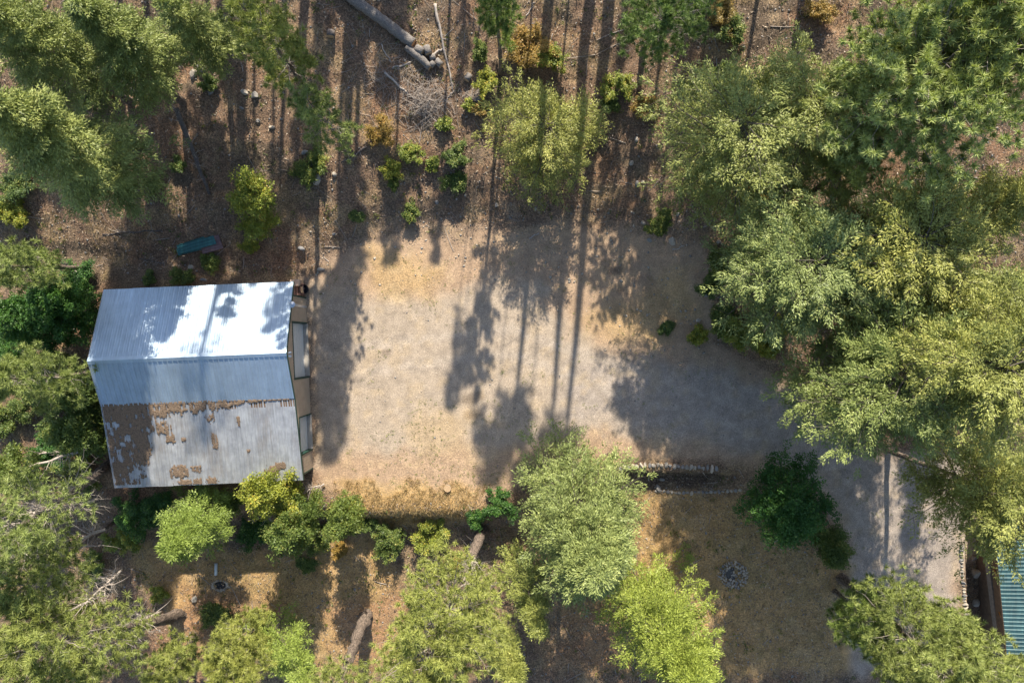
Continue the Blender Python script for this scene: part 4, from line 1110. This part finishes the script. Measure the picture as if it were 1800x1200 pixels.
log('dead_tree', 'dead twiggy tree leaning along the big bark trunk at lower left', 'dead tree', (285,1075), (190,1115), 0.09, 0.05, M_dead, 19, z0=2.0, z1=8.5, branches=90, blen=1.9)
log('dead_tree', 'bare dead tree lying on the left edge above the thicket', 'dead tree', (140,470), (20,440), 0.10, 0.05, M_darklog, 20, z0=0.4, z1=1.5, branches=16, blen=0.8)
log('dead_tree', 'thin grey dead stem left of the garage corner', 'dead tree', (158,520), (132,475), 0.05, 0.03, M_dead, 21, z0=0.2, z1=1.2, branches=5, blen=0.6)
log('fallen_trunk', 'long dark fallen trunk half hidden under the upper left firs', 'log', (250,168), (55,58), 0.20, 0.13, M_greybark, 22, z0=0.3, z1=4.0, branches=14, blen=0.9)
log('dead_tree', 'slim grey dead stem crossing the fallen trunk at upper left', 'dead tree', (184,168), (170,95), 0.07, 0.04, M_greybark, 23, z0=0.3, z1=3.0)
log('dead_tree', 'bare twisted deadwood tangled in the orange tipped tree by the roof corner', 'dead tree', (500,890), (465,905), 0.08, 0.05, M_dead, 24, z0=1.5, z1=4.2, branches=60, blen=1.0)
log('dead_branch', 'heap of bare curved branches at the foot of the lower right wall', 'branch', (570,850), (540,862), 0.06, 0.04, M_dead, 25, z0=0.2, z1=0.8, branches=30, blen=0.9)
log('dead_tree', 'bare white limbs springing beside the tall pine trunk', 'dead tree', (836,975), (815,1020), 0.08, 0.05, M_dead, 26, z0=4.5, z1=8.5, branches=36, blen=1.3)
log('dead_branch', 'dark twig pile in the shaded duff left of the metal sheets', 'branch', (285,405), (180,412), 0.05, 0.03, M_darklog, 27, branches=22, blen=0.8)
log('dead_branch', 'dark twig pile right above the garage corner bushes', 'branch', (245,455), (290,462), 0.04, 0.03, M_darklog, 28, branches=22, blen=0.7)
log('dead_branch', 'thin fallen twig at the top edge left of the shaded pine', 'branch', (925,30), (940,5), 0.04, 0.03, M_dead, 29)
log('dead_branch', 'twig lying on the open dry slope right of the orange bush', 'branch', (958,90), (972,60), 0.035, 0.03, M_dead, 30)
log('dead_branch', 'pale stick at the edge of the rock wall bed', 'branch', (1144,829), (1141,845), 0.05, 0.04, M_dead, 31)
log('dead_branch', 'reddish broken log by the drive in the pine shade', 'log', (1480,1068), (1498,1088), 0.16, 0.1, M_rust, 32, branches=4, blen=0.4)

log('dead_tree', 'bleached bare limbs of a dead top poking out of the lower left pines', 'dead tree', (60,880), (10,1010), 0.09, 0.05, M_dead, 41, z0=8.0, z1=13.5, branches=60, blen=1.8)
log('dead_tree', 'grey bare top rising through the pine above the lower left corner', 'dead tree', (215,1000), (150,1060), 0.08, 0.05, M_dead, 42, z0=5.0, z1=12.5, branches=60, blen=1.7)
# brush pile: a heap of fine twigs nobody could count
def brush(label, px, py, R, n, seed, h=0.35, mat=None):
    rng = np.random.default_rng(seed)
    x, y, z = at(px, py)
    c = rng.normal(size=(n, 2))*R*0.5; a = rng.random(n)*2*PI; L = 0.3+0.9*rng.random(n)
    p = np.stack([x+c[:, 0], y+c[:, 1]], -1); d = np.stack([np.cos(a), np.sin(a)], -1)*L[:, None]*0.5
    P = np.zeros((n, 3, 3))
    for k, s in enumerate((-1, 0, 1)):
        q = p+d*s+(rng.random((n, 2))-0.5)*0.12
        P[:, k, :2] = q; P[:, k, 2] = height(q[:, 0], q[:, 1])+0.03+rng.random(n)*h*np.exp(-(c**2).sum(1)/(R*R))*(1.2 if k else 0.6)
    V, F = tubes(P, np.tile([[0.014, 0.012, 0.006]], (n, 1)), 3)
    o = link('brush_pile', np_mesh('brush_pile', V, F, mats=[mat or M_dead]))
    tag(o, label, 'brush pile', kind='stuff')
brush('heap of fine dead twigs in the sunny strip below the sawn trunk', 752, 182, 1.4, 420, 51, 0.5)
brush('scattered grey twigs on the shaded slope left of the dead pole', 690, 150, 3.0, 200, 52, 0.1)
brush('loose pale twigs beside the round stones near the lone tree', 833, 170, 0.6, 60, 53, 0.2)

# log rounds beside the sawn trunk
def wood_round(label, px, py, r, L, az, tilt=0.0, seed=0, mat=M_greybark, zoff=0.0, group='sawn log rounds beside the fallen trunk', name='log_round', standing=False):
    x, y, z = at(px, py); rng = np.random.default_rng(seed)
    o_ = MB()
    if standing: pts = [(0, 0, -0.05), (0, 0, L)]
    else:
        d = np.array([math.cos(az), math.sin(az), tilt])*L/2; pts = [tuple(-d+[0, 0, r*0.9+zoff]), (0, 0, r*0.9+zoff), tuple(d+[0, 0, r*0.9+zoff])]
    o_.tube(pts, [r*(0.93+0.14*rng.random()) for _ in pts], 12, 0, True, 1)
    o = o_.build(name, [mat, M_cut], None, smoothf=True); o.location = (x, y, z)
    return tag(o, label, 'log', group)
wood_round('largest log round right against the sawn end of the trunk', 738, 91, 0.27, 0.55, 2.5, 0, 1)
wood_round('log round standing nose to nose right of the largest one', 752, 91, 0.24, 0.55, 1.9, 0, 2)
wood_round('short log round below the two upper rounds', 761, 103, 0.2, 0.4, 0.2, 0, 3)
wood_round('log round at the far lower right of the heap', 772, 113, 0.22, 0.5, 2.4, 0, 4)
wood_round('small log round at the tip of the curved trunk', 760, 115, 0.2, 0.35, 0.8, 0, 5)
wood_round('lone log round lying in shade between pole and olive bush', 823, 138, 0.22, 0.45, 1.0, 0, 6, group=None)
wood_round('lone log round under the stick right of the fir on the top left', 583, 62, 0.25, 0.4, 1.5, 0, 7, mat=M_darklog, group=None)
st = wood_round('low round tree stump in the dry earth at the lower edge of the yard', 787, 857, 0.24, 0.22, 0, standing=True, seed=8, group=None, name='tree_stump'); st['category'] = 'stump'
wood_round('rotten reddish log lower left end, on the golden lawn', 418, 1101, 0.3, 0.8, 1.0, 0, 9, mat=M_rust, group='rotten log pieces on the lower lawn')
wood_round('rotten reddish log upper right piece on the golden lawn', 429, 1089, 0.3, 0.5, 0.6, 0, 10, mat=M_rust, group='rotten log pieces on the lower lawn')
wood_round('long rotten log lying in the pine shadow on the lower lawn', 492, 1079, 0.26, 1.7, 1.1, 0, 11, mat=M_rust, group='rotten log pieces on the lower lawn')

# ------------------------------------------------------------------ stones
def ico_rock(seed):
    import bmesh
    rng = random.Random(seed); bm = bmesh.new(); bmesh.ops.create_icosphere(bm, subdivisions=2, radius=1.0)
    cuts = [Vector((rng.uniform(-1, 1), rng.uniform(-1, 1), rng.uniform(-0.6, 1))).normalized() for _ in range(9)]
    lim = [rng.uniform(0.5, 0.85) for _ in cuts]
    for v in bm.verts:
        for c, l in zip(cuts, lim):
            d = v.co.dot(c)
            if d > l: v.co -= c*(d-l)
        v.co *= rng.uniform(0.95, 1.05)
    me = bpy.data.meshes.new('stone'); bm.to_mesh(me); bm.free(); me.materials.append(M_stone); me.update()
    return me
ROCKS = [ico_rock(i) for i in range(8)]
def stone(parent, x, y, z, sx, sy, sz, rz, k, name='stone', label=None, cat=None, group=None):
    o = bpy.data.objects.new(name, ROCKS[k % 8]); C.objects.link(o)
    if parent is not None:
        o.parent = parent; p = parent.location; o.location = (x-p.x, y-p.y, z-p.z)
    else: o.location = (x, y, z)
    o.scale = (sx, sy, sz); o.rotation_euler = (0, 0, rz)
    if label: tag(o, label, cat, group)
    return o
def stone_row(pts_px, n, s0, s1, name, label, cat, seed, lift=0.1, rows=1, courses=1):
    rng = random.Random(seed)
    c = at(*pts_px[0]); root = empty(name, c, label, cat)
    P = [at(a, b, c[2]) for a, b in pts_px]
    seg = [math.hypot(P[i+1][0]-P[i][0], P[i+1][1]-P[i][1]) for i in range(len(P)-1)]; T = sum(seg)
    for r_ in range(rows):
        for i in range(n):
            d = (i+0.5)/n*T; k = 0
            while k < len(seg)-1 and d > seg[k]: d -= seg[k]; k += 1
            f = d/seg[k]; x = P[k][0]*(1-f)+P[k+1][0]*f; y = P[k][1]*(1-f)+P[k+1][1]*f
            ang = math.atan2(P[k+1][1]-P[k][1], P[k+1][0]-P[k][0])
            s = rng.uniform(s0, s1)
            off = (r_-(rows-1)/2)*s0*1.6
            x += -math.sin(ang)*off; y += math.cos(ang)*off+rng.uniform(-0.04, 0.04)
            g = max(hz(x, y), hz(x, y+0.25))
            w = T/n*0.56
            for c_ in range(courses):
                stone(root, x, y-0.03*c_, g+lift-c_*s*1.0, w*rng.uniform(0.85, 1.1), s*rng.uniform(0.8, 1.25), s*rng.uniform(0.7, 1.0), ang+rng.uniform(-0.3, 0.3), rng.randrange(8))
    return root
stone_row([(1087,825),(1110,820),(1160,817),(1210,820),(1262,824)], 24, 0.17, 0.29, 'rock_wall', 'dry stacked wall of pale rocks along the shaded planting bed', 'wall', 3, lift=0.02, courses=3)
stone_row([(1150,862),(1200,866),(1250,864),(1300,858)], 22, 0.10, 0.18, 'stone_edging', 'low line of small stones between the planting bed and the lawn', 'stone edging', 4, lift=0.0)
stone_row([(1690,958),(1694,1010),(1700,1060),(1706,1095)], 24, 0.13, 0.24, 'stone_edging', 'row of stones along the right edge of the drive by the green roof', 'stone edging', 5, lift=0.0)
# fire ring
fx_, fy_, fz_ = at(1289, 1009)
ring = empty('fire_ring', (fx_, fy_, fz_), 'round fire ring of grey stones on the shaded lawn', 'fire ring')
rr = random.Random(9)
for row, (rad, n) in enumerate(((0.92, 30), (0.78, 26), (0.62, 22), (0.46, 15))):
    for i in range(n):
        a = 2*PI*i/n+rr.uniform(-0.08, 0.08)+row*0.3; q = rad+rr.uniform(-0.06, 0.06)
        x = fx_+math.cos(a)*q; y = fy_+math.sin(a)*q
        s = rr.uniform(0.07, 0.125)
        stone(ring, x, y, hz(x, y)+[0.08, 0.15, 0.14, 0.06][row]+rr.uniform(-.03,.04), s*rr.uniform(0.8, 1.6), s*rr.uniform(0.7, 1.1), s*rr.uniform(0.6, 1.1), rr.uniform(0, 3.1), rr.randrange(8))
mb = MB(); mb.tube([(0, 0, -0.1), (0, 0, 0.03)], 0.5, 20)
ash = mb.build('ash_bed', simple('ash', (0.09, 0.085, 0.08), 1.0, 0.5, 12.0), ring)
for i in range(24):
    a = rr.uniform(0, 6.28); q = rr.uniform(0, 0.42); x = fx_+math.cos(a)*q; y = fy_+math.sin(a)*q; s = rr.uniform(0.05, 0.1)
    stone(ring, x, y, hz(x, y)+0.06, s, s, s*0.7, a, rr.randrange(8))
# little stone well on the lower lawn
wx, wy, wz = at(387, 1028)
well = empty('stone_ring', (wx, wy, wz), 'small ring of pale stones round a dark hollow on the lower lawn', 'stone ring')
for i in range(18):
    a = 2*PI*i/18; x = wx+math.cos(a)*0.52; y = wy+math.sin(a)*0.36; s = rr.uniform(0.07, 0.14)
    stone(well, x, y, hz(x, y)+0.05, s, s, s*0.8, a, rr.randrange(8))
mb = MB(); mb.tube([(0, 0, -0.12), (0, 0, 0.02)], 0.36, 18)
o = mb.build('hollow_floor', simple('black_soil', (0.025, 0.025, 0.028), 0.6, 0.4, 8.0), well); o.scale = (1.2, 0.75, 1)
x, y, z = at(380, 1000)
mb = MB(); mb.tube([(0.02, 0.45, 0.06), (0, -0.4, 0.06)], 0.10, 12); o = mb.build('drain_pipe', M_white, None, smoothf=True); o.location = (x, y, z)
tag(o, 'short white drain pipe pointing into the stone ring', 'pipe')

RK = [('tall pale boulder in the shaded rock group at the upper left',355,116,.34,.75),('rounded boulder left of the tall pale one',340,130,.3,.4),('small pale rock above the upper left rock group',336,88,.16,.16),
 ('pale rock right of the upper left rock group',372,158,.22,.36),('pale rock on the shaded slope, upper of two',430,163,.3,.2),('pale rock on the shaded slope, lower of two',448,168,.26,.28),
 ('small white rock below the two slope rocks',425,190,.18,.12),('pale rock left of the young open pine',453,213,.18,.14),('flat rock below the left foot of the young pine',478,224,.25,.16),
 ('pale rock alone on shaded slope below the young pine',535,268,.3,.2),('little rock below the lone slope rock',564,287,.16,.13),('dark boulder above the lone yellow maple, to its right',556,315,.32,.45),
 ('pale rock right of the dark boulder',588,307,.2,.18),('pale rock in the shade under the row of bushes',873,360,.14,.24),('white rock on the bank below the lone tree',768,355,.15,.2),
 ('grey stone, left of the heap by the small yellow bush',838,176,.3,.16),('grey stone, lower in the heap by the small yellow bush',845,184,.26,.16),('grey stone, right end of the heap beside the lone tree',858,186,.22,.22),
 ('whitish rock right of the lone round tree, upper',1110,286,.18,.24),('whitish rock right of the lone round tree, lower',1118,245,.15,.2),('grey rock under the right side of the lone tree',1120,325,.2,.3),
 ('rock in the pale stones cluster over the bank',1130,320,.16,.12),('flat tan slab among sticks on the bank',1182,423,.28,.42),('blue grey rock on the bank left of the tan slab',1140,422,.26,.16),
 ('brown rock at the upper side of the bank',1131,392,.2,.18),('small tan rock on the bank top',1171,369,.18,.16),('pale rock on the grove edge beside the bank',1192,376,.16,.16),
 ('white rock in the dark grove edge, upper',1240,518,.2,.16),('pale rock at the grove foot by the drive',1228,563,.28,.16),('whitish rock on the dark edge of the bank',1263,425,.2,.16),
 ('pale boulder by the drive pine at the bottom right',1497,1118,.45,.5),('small stone beside the pale boulder at the bottom right',1487,1108,.22,.2),
 ('pale rock on the left upper bank of the yard',530,437,.3,.22),('pale rock lying on the upper left bank of the yard, right one',563,473,.35,.2),('small white rock at the upper left bank',587,411,.16,.12),
 ('pale stone in the planting bed',1163,842,.22,.12),('tan stone at the left end of the planting bed',1157,858,.2,.3),('white rock beside the weedy bush on the lower lawn',342,1052,.22,.3),
 ('pale rock low right on the lower lawn ring, beside the rubble',402,1030,.2,.14),('rock beside the metal sheets lower edge',335,470,.25,.18),('tan rock left above the roof eave',358,492,.3,.16),
 ('white stone in the dark gap beside the green roof, upper',1710,980,.25,.25),('grey stone heap stone in the dark gap beside the green roof',1716,1006,.45,.4),('grey stone low in the dark gap beside the green roof',1714,1058,.3,.3)]
rr = random.Random(12)
for i, (lab, px, py, sx, sy) in enumerate(RK):
    x, y, z = at(px, py); stone(None, x, y, z+min(sx, sy)*0.3, sx, sy, min(sx, sy)*0.8, rr.uniform(-.4, .4), i, 'rock', lab, 'rock')

# ------------------------------------------------------------------ metal sheets on the hillside
def tin(label, px, py, L, Wd, rz, mat, dz):
    x, y, z = at(px, py); mb = MB(); prof = []; n = int(Wd/0.15)
    for k in range(n+1):
        u = -Wd/2+Wd*k/n; prof += [(u-0.02, 0.0), (u, 0.025), (u+0.02, 0.0)]
    cs, sn = math.cos(rz), math.sin(rz); rows = []
    for s in (-0.5, 0, 0.5):
        for u, h in prof:
            X_ = s*L*cs-u*sn; Y_ = s*L*sn+u*cs
            rows.append((X_, Y_, (X_*0.0+Y_*0.30)*0.9+h+dz))
    m = len(prof)
    for t_, sgn_ in ((0, 1), (-0.012, -1)):
        V_ = [(a, b, c_+t_) for a, b, c_ in rows]
        mb.poly(V_, [(r_*m+i, r_*m+i+1, (r_+1)*m+i+1, (r_+1)*m+i) for r_ in range(2) for i in range(m-1)])
    o = mb.build('metal_sheet', mat); o.location = (x, y, z)
    return tag(o, label, 'metal sheet', 'metal sheets stacked on the hillside')
tin('brownish sheet lying lowest at the right end of the sheet stack', 372, 430, 1.5, 0.9, 0.26, M_sheet_b, 0.14)
tin('teal sheet on the lower side of the sheet stack', 345, 436, 2.6, 0.42, 0.24, M_sheet_g, 0.18)
tin('teal sheet on the upper side, topmost of the sheet stack', 348, 431, 2.7, 0.55, 0.25, M_sheet_g, 0.24)
tin('narrow teal sheet sticking out at the upper left of the stack', 338, 428, 2.0, 0.3, 0.30, M_sheet_g, 0.15)

# things stored at the upper right corner of the garage
def thing_box(name, label, cat, px, py, z0, parts, mats, rz=TH):
    x, y, g = at(px, py, z0); root = empty(name, (x, y, z0), label, cat, rz=rz)
    return root
def boxes(root, name, lst, mat):
    for b in lst:
        mb = MB(); mb.box(*b); mb.build(name, mat, root)
r_ = thing_box('wooden_pallet', 'weathered wooden pallet leaning by the upper right garage corner', 'pallet', 524, 509, 0.2, None, None)
boxes(r_, 'slat', [(-0.45+i*0.2, -0.4, 0.25, -0.32+i*0.2, 0.4, 0.28) for i in range(5)], M_rust)
boxes(r_, 'runner', [(-0.45, y_, 0.05, 0.5, y_+0.08, 0.245) for y_ in (-0.38, 0.0, 0.3)], M_rust)
r_ = thing_box('storage_box', 'tan box beside the upper right roof corner', 'box', 523, 498, 0.2, None, None)
boxes(r_, 'box_body', [(-0.3, -0.2, 0.0, 0.3, 0.2, 0.55)], M_tan); boxes(r_, 'box_lid', [(-0.32, -0.22, 0.553, 0.32, 0.22, 0.6)], M_tan)
r_ = thing_box('plastic_tub', 'black plastic tub on the ground by the garage corner', 'tub', 537, 509, 0.1, None, None)
mb = MB(); mb.tube([(0, 0, 0), (0, 0, 0.45)], [0.25, 0.33], 18, 0, False); mb.tube([(0, 0, 0.02), (0, 0, 0.05)], 0.25, 18); mb.build('tub_shell', M_tarp, r_)
mb = MB(); mb.tube([(0, 0, 0.45), (0, 0, 0.48)], [0.35, 0.35], 18, 0, False); mb.build('tub_rim', M_tarp, r_)
r_ = thing_box('plank', 'yellowish short plank leaning between pallet and black tub', 'plank', 531, 509, 0.5, None, None)
boxes(r_, 'board', [(-0.08, -0.22, 0.0, 0.08, 0.22, 0.05)], M_cut)

# ------------------------------------------------------------------ green roofed house at the lower right
hs = empty('house', at(1790, 1050, -1.5), 'house with teal green ribbed metal roof in the bottom right corner', 'house')
hl = hs.location
def Hp(px, py, z): 
    p = at(px, py, z); return (p[0]-hl.x, p[1]-hl.y, p[2]-hl.z)
ez = 1.4
A0 = np.array(Hp(1745, 900, ez)); A1 = np.array(Hp(1770, 1152, ez))          # left eave line
dv = A1-A0; Lr = np.linalg.norm(dv); dv /= Lr; rt = np.array([-dv[1], dv[0], 0.0]); 
npn = 9
for row, (u0, u1) in enumerate(((0, 9.0),)):
    for k in range(npn):
        a0 = Lr*k/npn; a1 = Lr*(k+1)/npn; mb = MB(); prof = [(a0, 0)]
        for q in range(4):
            c_ = a0+(q+0.5)*(a1-a0)/4; prof += [(c_-0.05, 0), (c_-0.02, 0.025), (c_+0.02, 0.025), (c_+0.05, 0)]
        prof.append((a1, 0))
        v = []
        for u in (u0, u1):
            for a, h in prof: v.append(tuple(A0+dv*a+rt*u+np.array([0, 0, u*0.30+h+0.003*(k % 2)])))
        m_ = len(prof); mb.poly(v, [(i, i+1, m_+i+1, m_+i) for i in range(m_-1)])
        mb.build('roof_panel', M_greenroof, hs)
def quadbox(P0, P1, w, z0, z1, name, mat, parent=hs):
    P0 = np.array(P0); P1 = np.array(P1); d = P1-P0; d[2] = 0; d /= np.linalg.norm(d); n_ = np.array([-d[1], d[0], 0])*w/2
    mb = MB(); b = []
    for z in (z0, z1):
        b += [(*(P0-n_)[:2], z), (*(P1-n_)[:2], z), (*(P1+n_)[:2], z), (*(P0+n_)[:2], z)]
    mb.poly(b, [(0,3,2,1), (4,5,6,7), (0,1,5,4), (1,2,6,5), (2,3,7,6), (3,0,4,7)]); return mb.build(name, mat, parent)
quadbox(A0, A1, 0.04, ez-hl.z-0.2, ez-hl.z-0.01, 'eave_fascia', M_timber)
quadbox(A0+rt*0.9, A1+rt*0.9, 0.12, -1.6, ez-hl.z+0.1, 'wall', M_timber)
zb = -0.7
B0 = np.array(Hp(1736, 950, zb)); B1 = np.array(Hp(1757, 1115, zb))
for i in range(4):                                                       # walkway boards seen between road and roof
    quadbox(B0+rt*(0.18*i+0.02), B1+rt*(0.18*i+0.02), 0.165, zb-hl.z-0.05, zb-hl.z, 'deck_board', M_timber)
quadbox(B0-rt*0.14, B1-rt*0.14, 0.12, zb-hl.z-0.3, zb-hl.z+0.12, 'rim_beam', simple('grey_weathered_beam', (0.25, 0.2, 0.165), 0.9, 0.3, 6.0))
for f in (0.28, 0.72, 0.98):
    p = B0*(1-f)+B1*f; q = A0+dv*(np.dot(p-A0, dv)+0.15); 
    mb = MB(); mb.tube([(p[0]+0.1, p[1], zb-hl.z+0.02), (q[0]+0.1, q[1], ez-hl.z-0.15)], 0.05, 4); mb.build('brace', M_timber_o, hs)
for f in (0.02, 0.5, 0.98):
    p = B0*(1-f)+B1*f; mb = MB(); mb.box(p[0]-0.06, p[1]-0.06, -2.2, p[0]+0.06, p[1]+0.06, zb-hl.z-0.06); mb.build('post', M_timber, hs)

# ------------------------------------------------------------------ ground cover: stones, sticks, dry grass, weeds
rng = np.random.default_rng(77)
def scatter(n, lo=(-37, -25), hi=(37, 26)):
    return rng.random((n, 2))*(np.array(hi)-np.array(lo))+np.array(lo)
def inside(p, poly): return sdist(poly, p[:, 0], p[:, 1])
garage_px = [(150,495),(545,485),(560,870),(190,880)]
def pebbles(n, s0, s1, keepf, label, name):
    p = scatter(n); p = p[keepf(p)]
    n = len(p); s = s0+(s1-s0)*rng.random(n)**3
    oct_ = np.array([[1,0,0],[0,1,0],[-1,0,0],[0,-1,0],[0,0,1],[0,0,-0.6]], float)
    Fo = np.array([[0,1,4],[1,2,4],[2,3,4],[3,0,4],[1,0,5],[2,1,5],[3,2,5],[0,3,5]])
    a = rng.random(n)*6.28; sc = np.stack([s*(0.7+0.6*rng.random(n)), s*(0.6+0.6*rng.random(n)), s*(0.4+0.4*rng.random(n))], -1)
    v = oct_[None]*sc[:, None]*(0.8+0.4*rng.random((n, 6, 1)))
    x = v[..., 0]*np.cos(a)[:, None]-v[..., 1]*np.sin(a)[:, None]; y = v[..., 0]*np.sin(a)[:, None]+v[..., 1]*np.cos(a)[:, None]
    z = height(p[:, 0], p[:, 1])
    V = np.stack([x+p[:, :1], y+p[:, 1:], v[..., 2]+z[:, None]+0.01], -1).reshape(-1, 3)
    F = (Fo[None]+np.arange(n)[:, None, None]*6).reshape(-1, 3)
    o = link(name, np_mesh(name, V, F, mats=[M_stone])); tag(o, label, name.replace('_', ' '), kind='stuff')
pebbles(9000, 0.02, 0.11, lambda p: (inside(p, garage_px) < 0) & ((inside(p, yard) < -0.3) | (rng.random(len(p)) < 0.12)), 'small grey stones scattered over slope, bank and yard', 'loose_stones')
pebbles(14000, 0.02, 0.14, lambda p: (inside(p, bank) > -1.2) & (fbm(p[:, 0]*0.6, p[:, 1]*0.6, 131, 3) > 0.42), 'loose rubble on the earth bank above the yard', 'bank_rubble')
pebbles(9000, 0.03, 0.10, lambda p: inside(p, [(395,1015),(450,1010),(470,1035),(400,1045)]) > -0.1, 'pale rubble spread right of the small stone ring', 'stone_rubble')

def sticks(n, nm='twig_litter', lab='fine dead twigs strewn over the forest floor', l0=0.12, l1=0.9, r0=0.006, r1=0.010):
    p = scatter(n); p = p[(inside(p, yard) < -0.2) & (inside(p, garage_px) < 0)]; n = len(p)
    a = rng.random(n)*6.28; L = l0+l1*rng.random(n)**3; P = np.zeros((n, 3, 3))
    for k, s in enumerate((-0.5, 0, 0.5)):
        q = p+np.stack([np.cos(a), np.sin(a)], -1)*L[:, None]*s+(rng.random((n, 2))-0.5)*0.06*(k == 1)
        P[:, k, :2] = q; P[:, k, 2] = height(q[:, 0], q[:, 1])+0.02
    V, F = tubes(P, (r0+r1*rng.random(n))[:, None]*np.array([[1, 0.9, 0.6]]), 3)
    o = link(nm, np_mesh(nm, V, F, mats=[M_dead])); tag(o, lab, nm.replace('_', ' '), kind='stuff')
sticks(3200)
sticks(420, 'fallen_sticks', 'grey fallen sticks lying about on the hillside', 0.5, 1.8, 0.014, 0.022)

def grass(n, keepf, h0, h1, mat, name, label, blades=7, spread=0.10, wd=0.012):
    p = scatter(n); p = p[keepf(p)]; n = len(p)
    c = p[:, None]+(rng.random((n, blades, 2))-0.5)*2*spread
    z = height(c[..., 0], c[..., 1]); b = np.concatenate([c, z[..., None]-0.01], -1).reshape(-1, 3)
    m = len(b); d = unit(rdir(rng, m)*0.75+np.array([0, -0.15, 0.75])); w = unit(np.cross(d, rdir(rng, m)))
    L = h0+(h1-h0)*rng.random(m); t = np.repeat(rng.random(n), blades)*0.7+0.3*rng.random(m)
    V, F, T = emit(b, d, w, L, np.full(m, wd), t)
    o = link(name, np_mesh(name, V, F, {'tint': T}, [mat])); tag(o, label, name.replace('_', ' '), kind='stuff')
lip = [(590,850),(850,850),(850,920),(700,940),(620,925)]
grass(30000, lambda p: (inside(p, yard) < -0.1) & (inside(p, garage_px) < 0) & (fbm(p[:, 0]*0.7, p[:, 1]*0.7+9, 53, 5) > 0.47), 0.08, 0.26, M_straw, 'dry_grass', 'dry straw coloured grass tufts on hill and lawns')
grass(160000, lambda p: inside(p, lip)+(fbm(p[:, 0], p[:, 1], 141, 3)-0.5)*3 > 0, 0.10, 0.34, M_straw, 'golden_grass', 'tall golden grass on the lower lip of the yard', blades=9)
grass(26000, lambda p: (inside(p, yard) > 0.3) & (fbm(p[:, 0]*0.9, p[:, 1]*0.9, 151, 4)+0.16*(np.abs(p[:, 0]+4) < 4.5)*(p[:, 1] < -4)+0.25*np.exp(-((p[:, 0]+6)/1.8)**2-((p[:, 1]+6.4)/0.8)**2) > 0.64), 0.05, 0.13, M_weed, 'yard_weeds', 'thin low weeds in the gravel yard', blades=7, spread=0.07, wd=0.02)
grass(26000, lambda p: (p[:, 1] < -11) & (p[:, 0] > 8) & (p[:, 0] < 24) & (fbm(p[:, 0]*0.8, p[:, 1]*0.8, 161, 3) > 0.45), 0.04, 0.12, M_straw, 'lawn_grass', 'short dry lawn grass round the fire ring', blades=7)
grass(5200, lambda p: (inside(p, yard) < -0.3) & (inside(p, garage_px) < 0) & (fbm(p[:, 0]*0.6, p[:, 1]*0.6, 171, 4) > 0.55), 0.10, 0.28, M_leaf, 'hill_weeds', 'low green weeds sprouting through the forest litter', blades=9, spread=0.16, wd=0.035)
def flakes(n, keepf, s0, s1, mat, name, label):
    p = scatter(n); p = p[keepf(p)]; n = len(p)
    a = rng.random(n)*6.28; L = s0+(s1-s0)*rng.random(n)**2; W_ = L*(0.12+0.45*rng.random(n))
    d = np.stack([np.cos(a), np.sin(a), (rng.random(n)-0.5)*0.9], -1); w = unit(np.stack([-np.sin(a), np.cos(a), (rng.random(n)-0.5)*1.2], -1))
    z = height(p[:, 0], p[:, 1])+0.015+rng.random(n)*0.03
    V, F, T = emit(np.stack([p[:, 0], p[:, 1], z], -1), unit(d), w, L, W_*0.5, rng.random(n))
    o = link(name, np_mesh(name, V, F, {'tint': T}, [mat])); tag(o, label, name.replace('_', ' '), kind='stuff')
M_flake = foliage_mat('dead_leaf_litter', (0.07, 0.05, 0.04), (0.33, 0.235, 0.165), (0.52, 0.42, 0.31), 0.05)
M_chip = foliage_mat('gravel_chips', (0.16, 0.145, 0.13), (0.42, 0.375, 0.32), (0.55, 0.5, 0.44), 0.0)
flakes(150000, lambda p: (inside(p, yard) < 0) & (inside(p, garage_px) < 0), 0.05, 0.22, M_flake, 'leaf_litter', 'dead brown leaves, bark flakes and needles strewn on the forest floor')
flakes(60000, lambda p: (inside(p, yard) > 0) & (rng.random(len(p)) < 0.9), 0.03, 0.11, M_chip, 'gravel_chips', 'loose gravel chips on the yard and drive')
print('triangles', sum(len(o.data.polygons)*(2 if len(o.data.polygons) and o.data.polygons[0].loop_total == 4 else 1) for o in bpy.data.objects if o.type == 'MESH'), 'objects', len(bpy.data.objects))
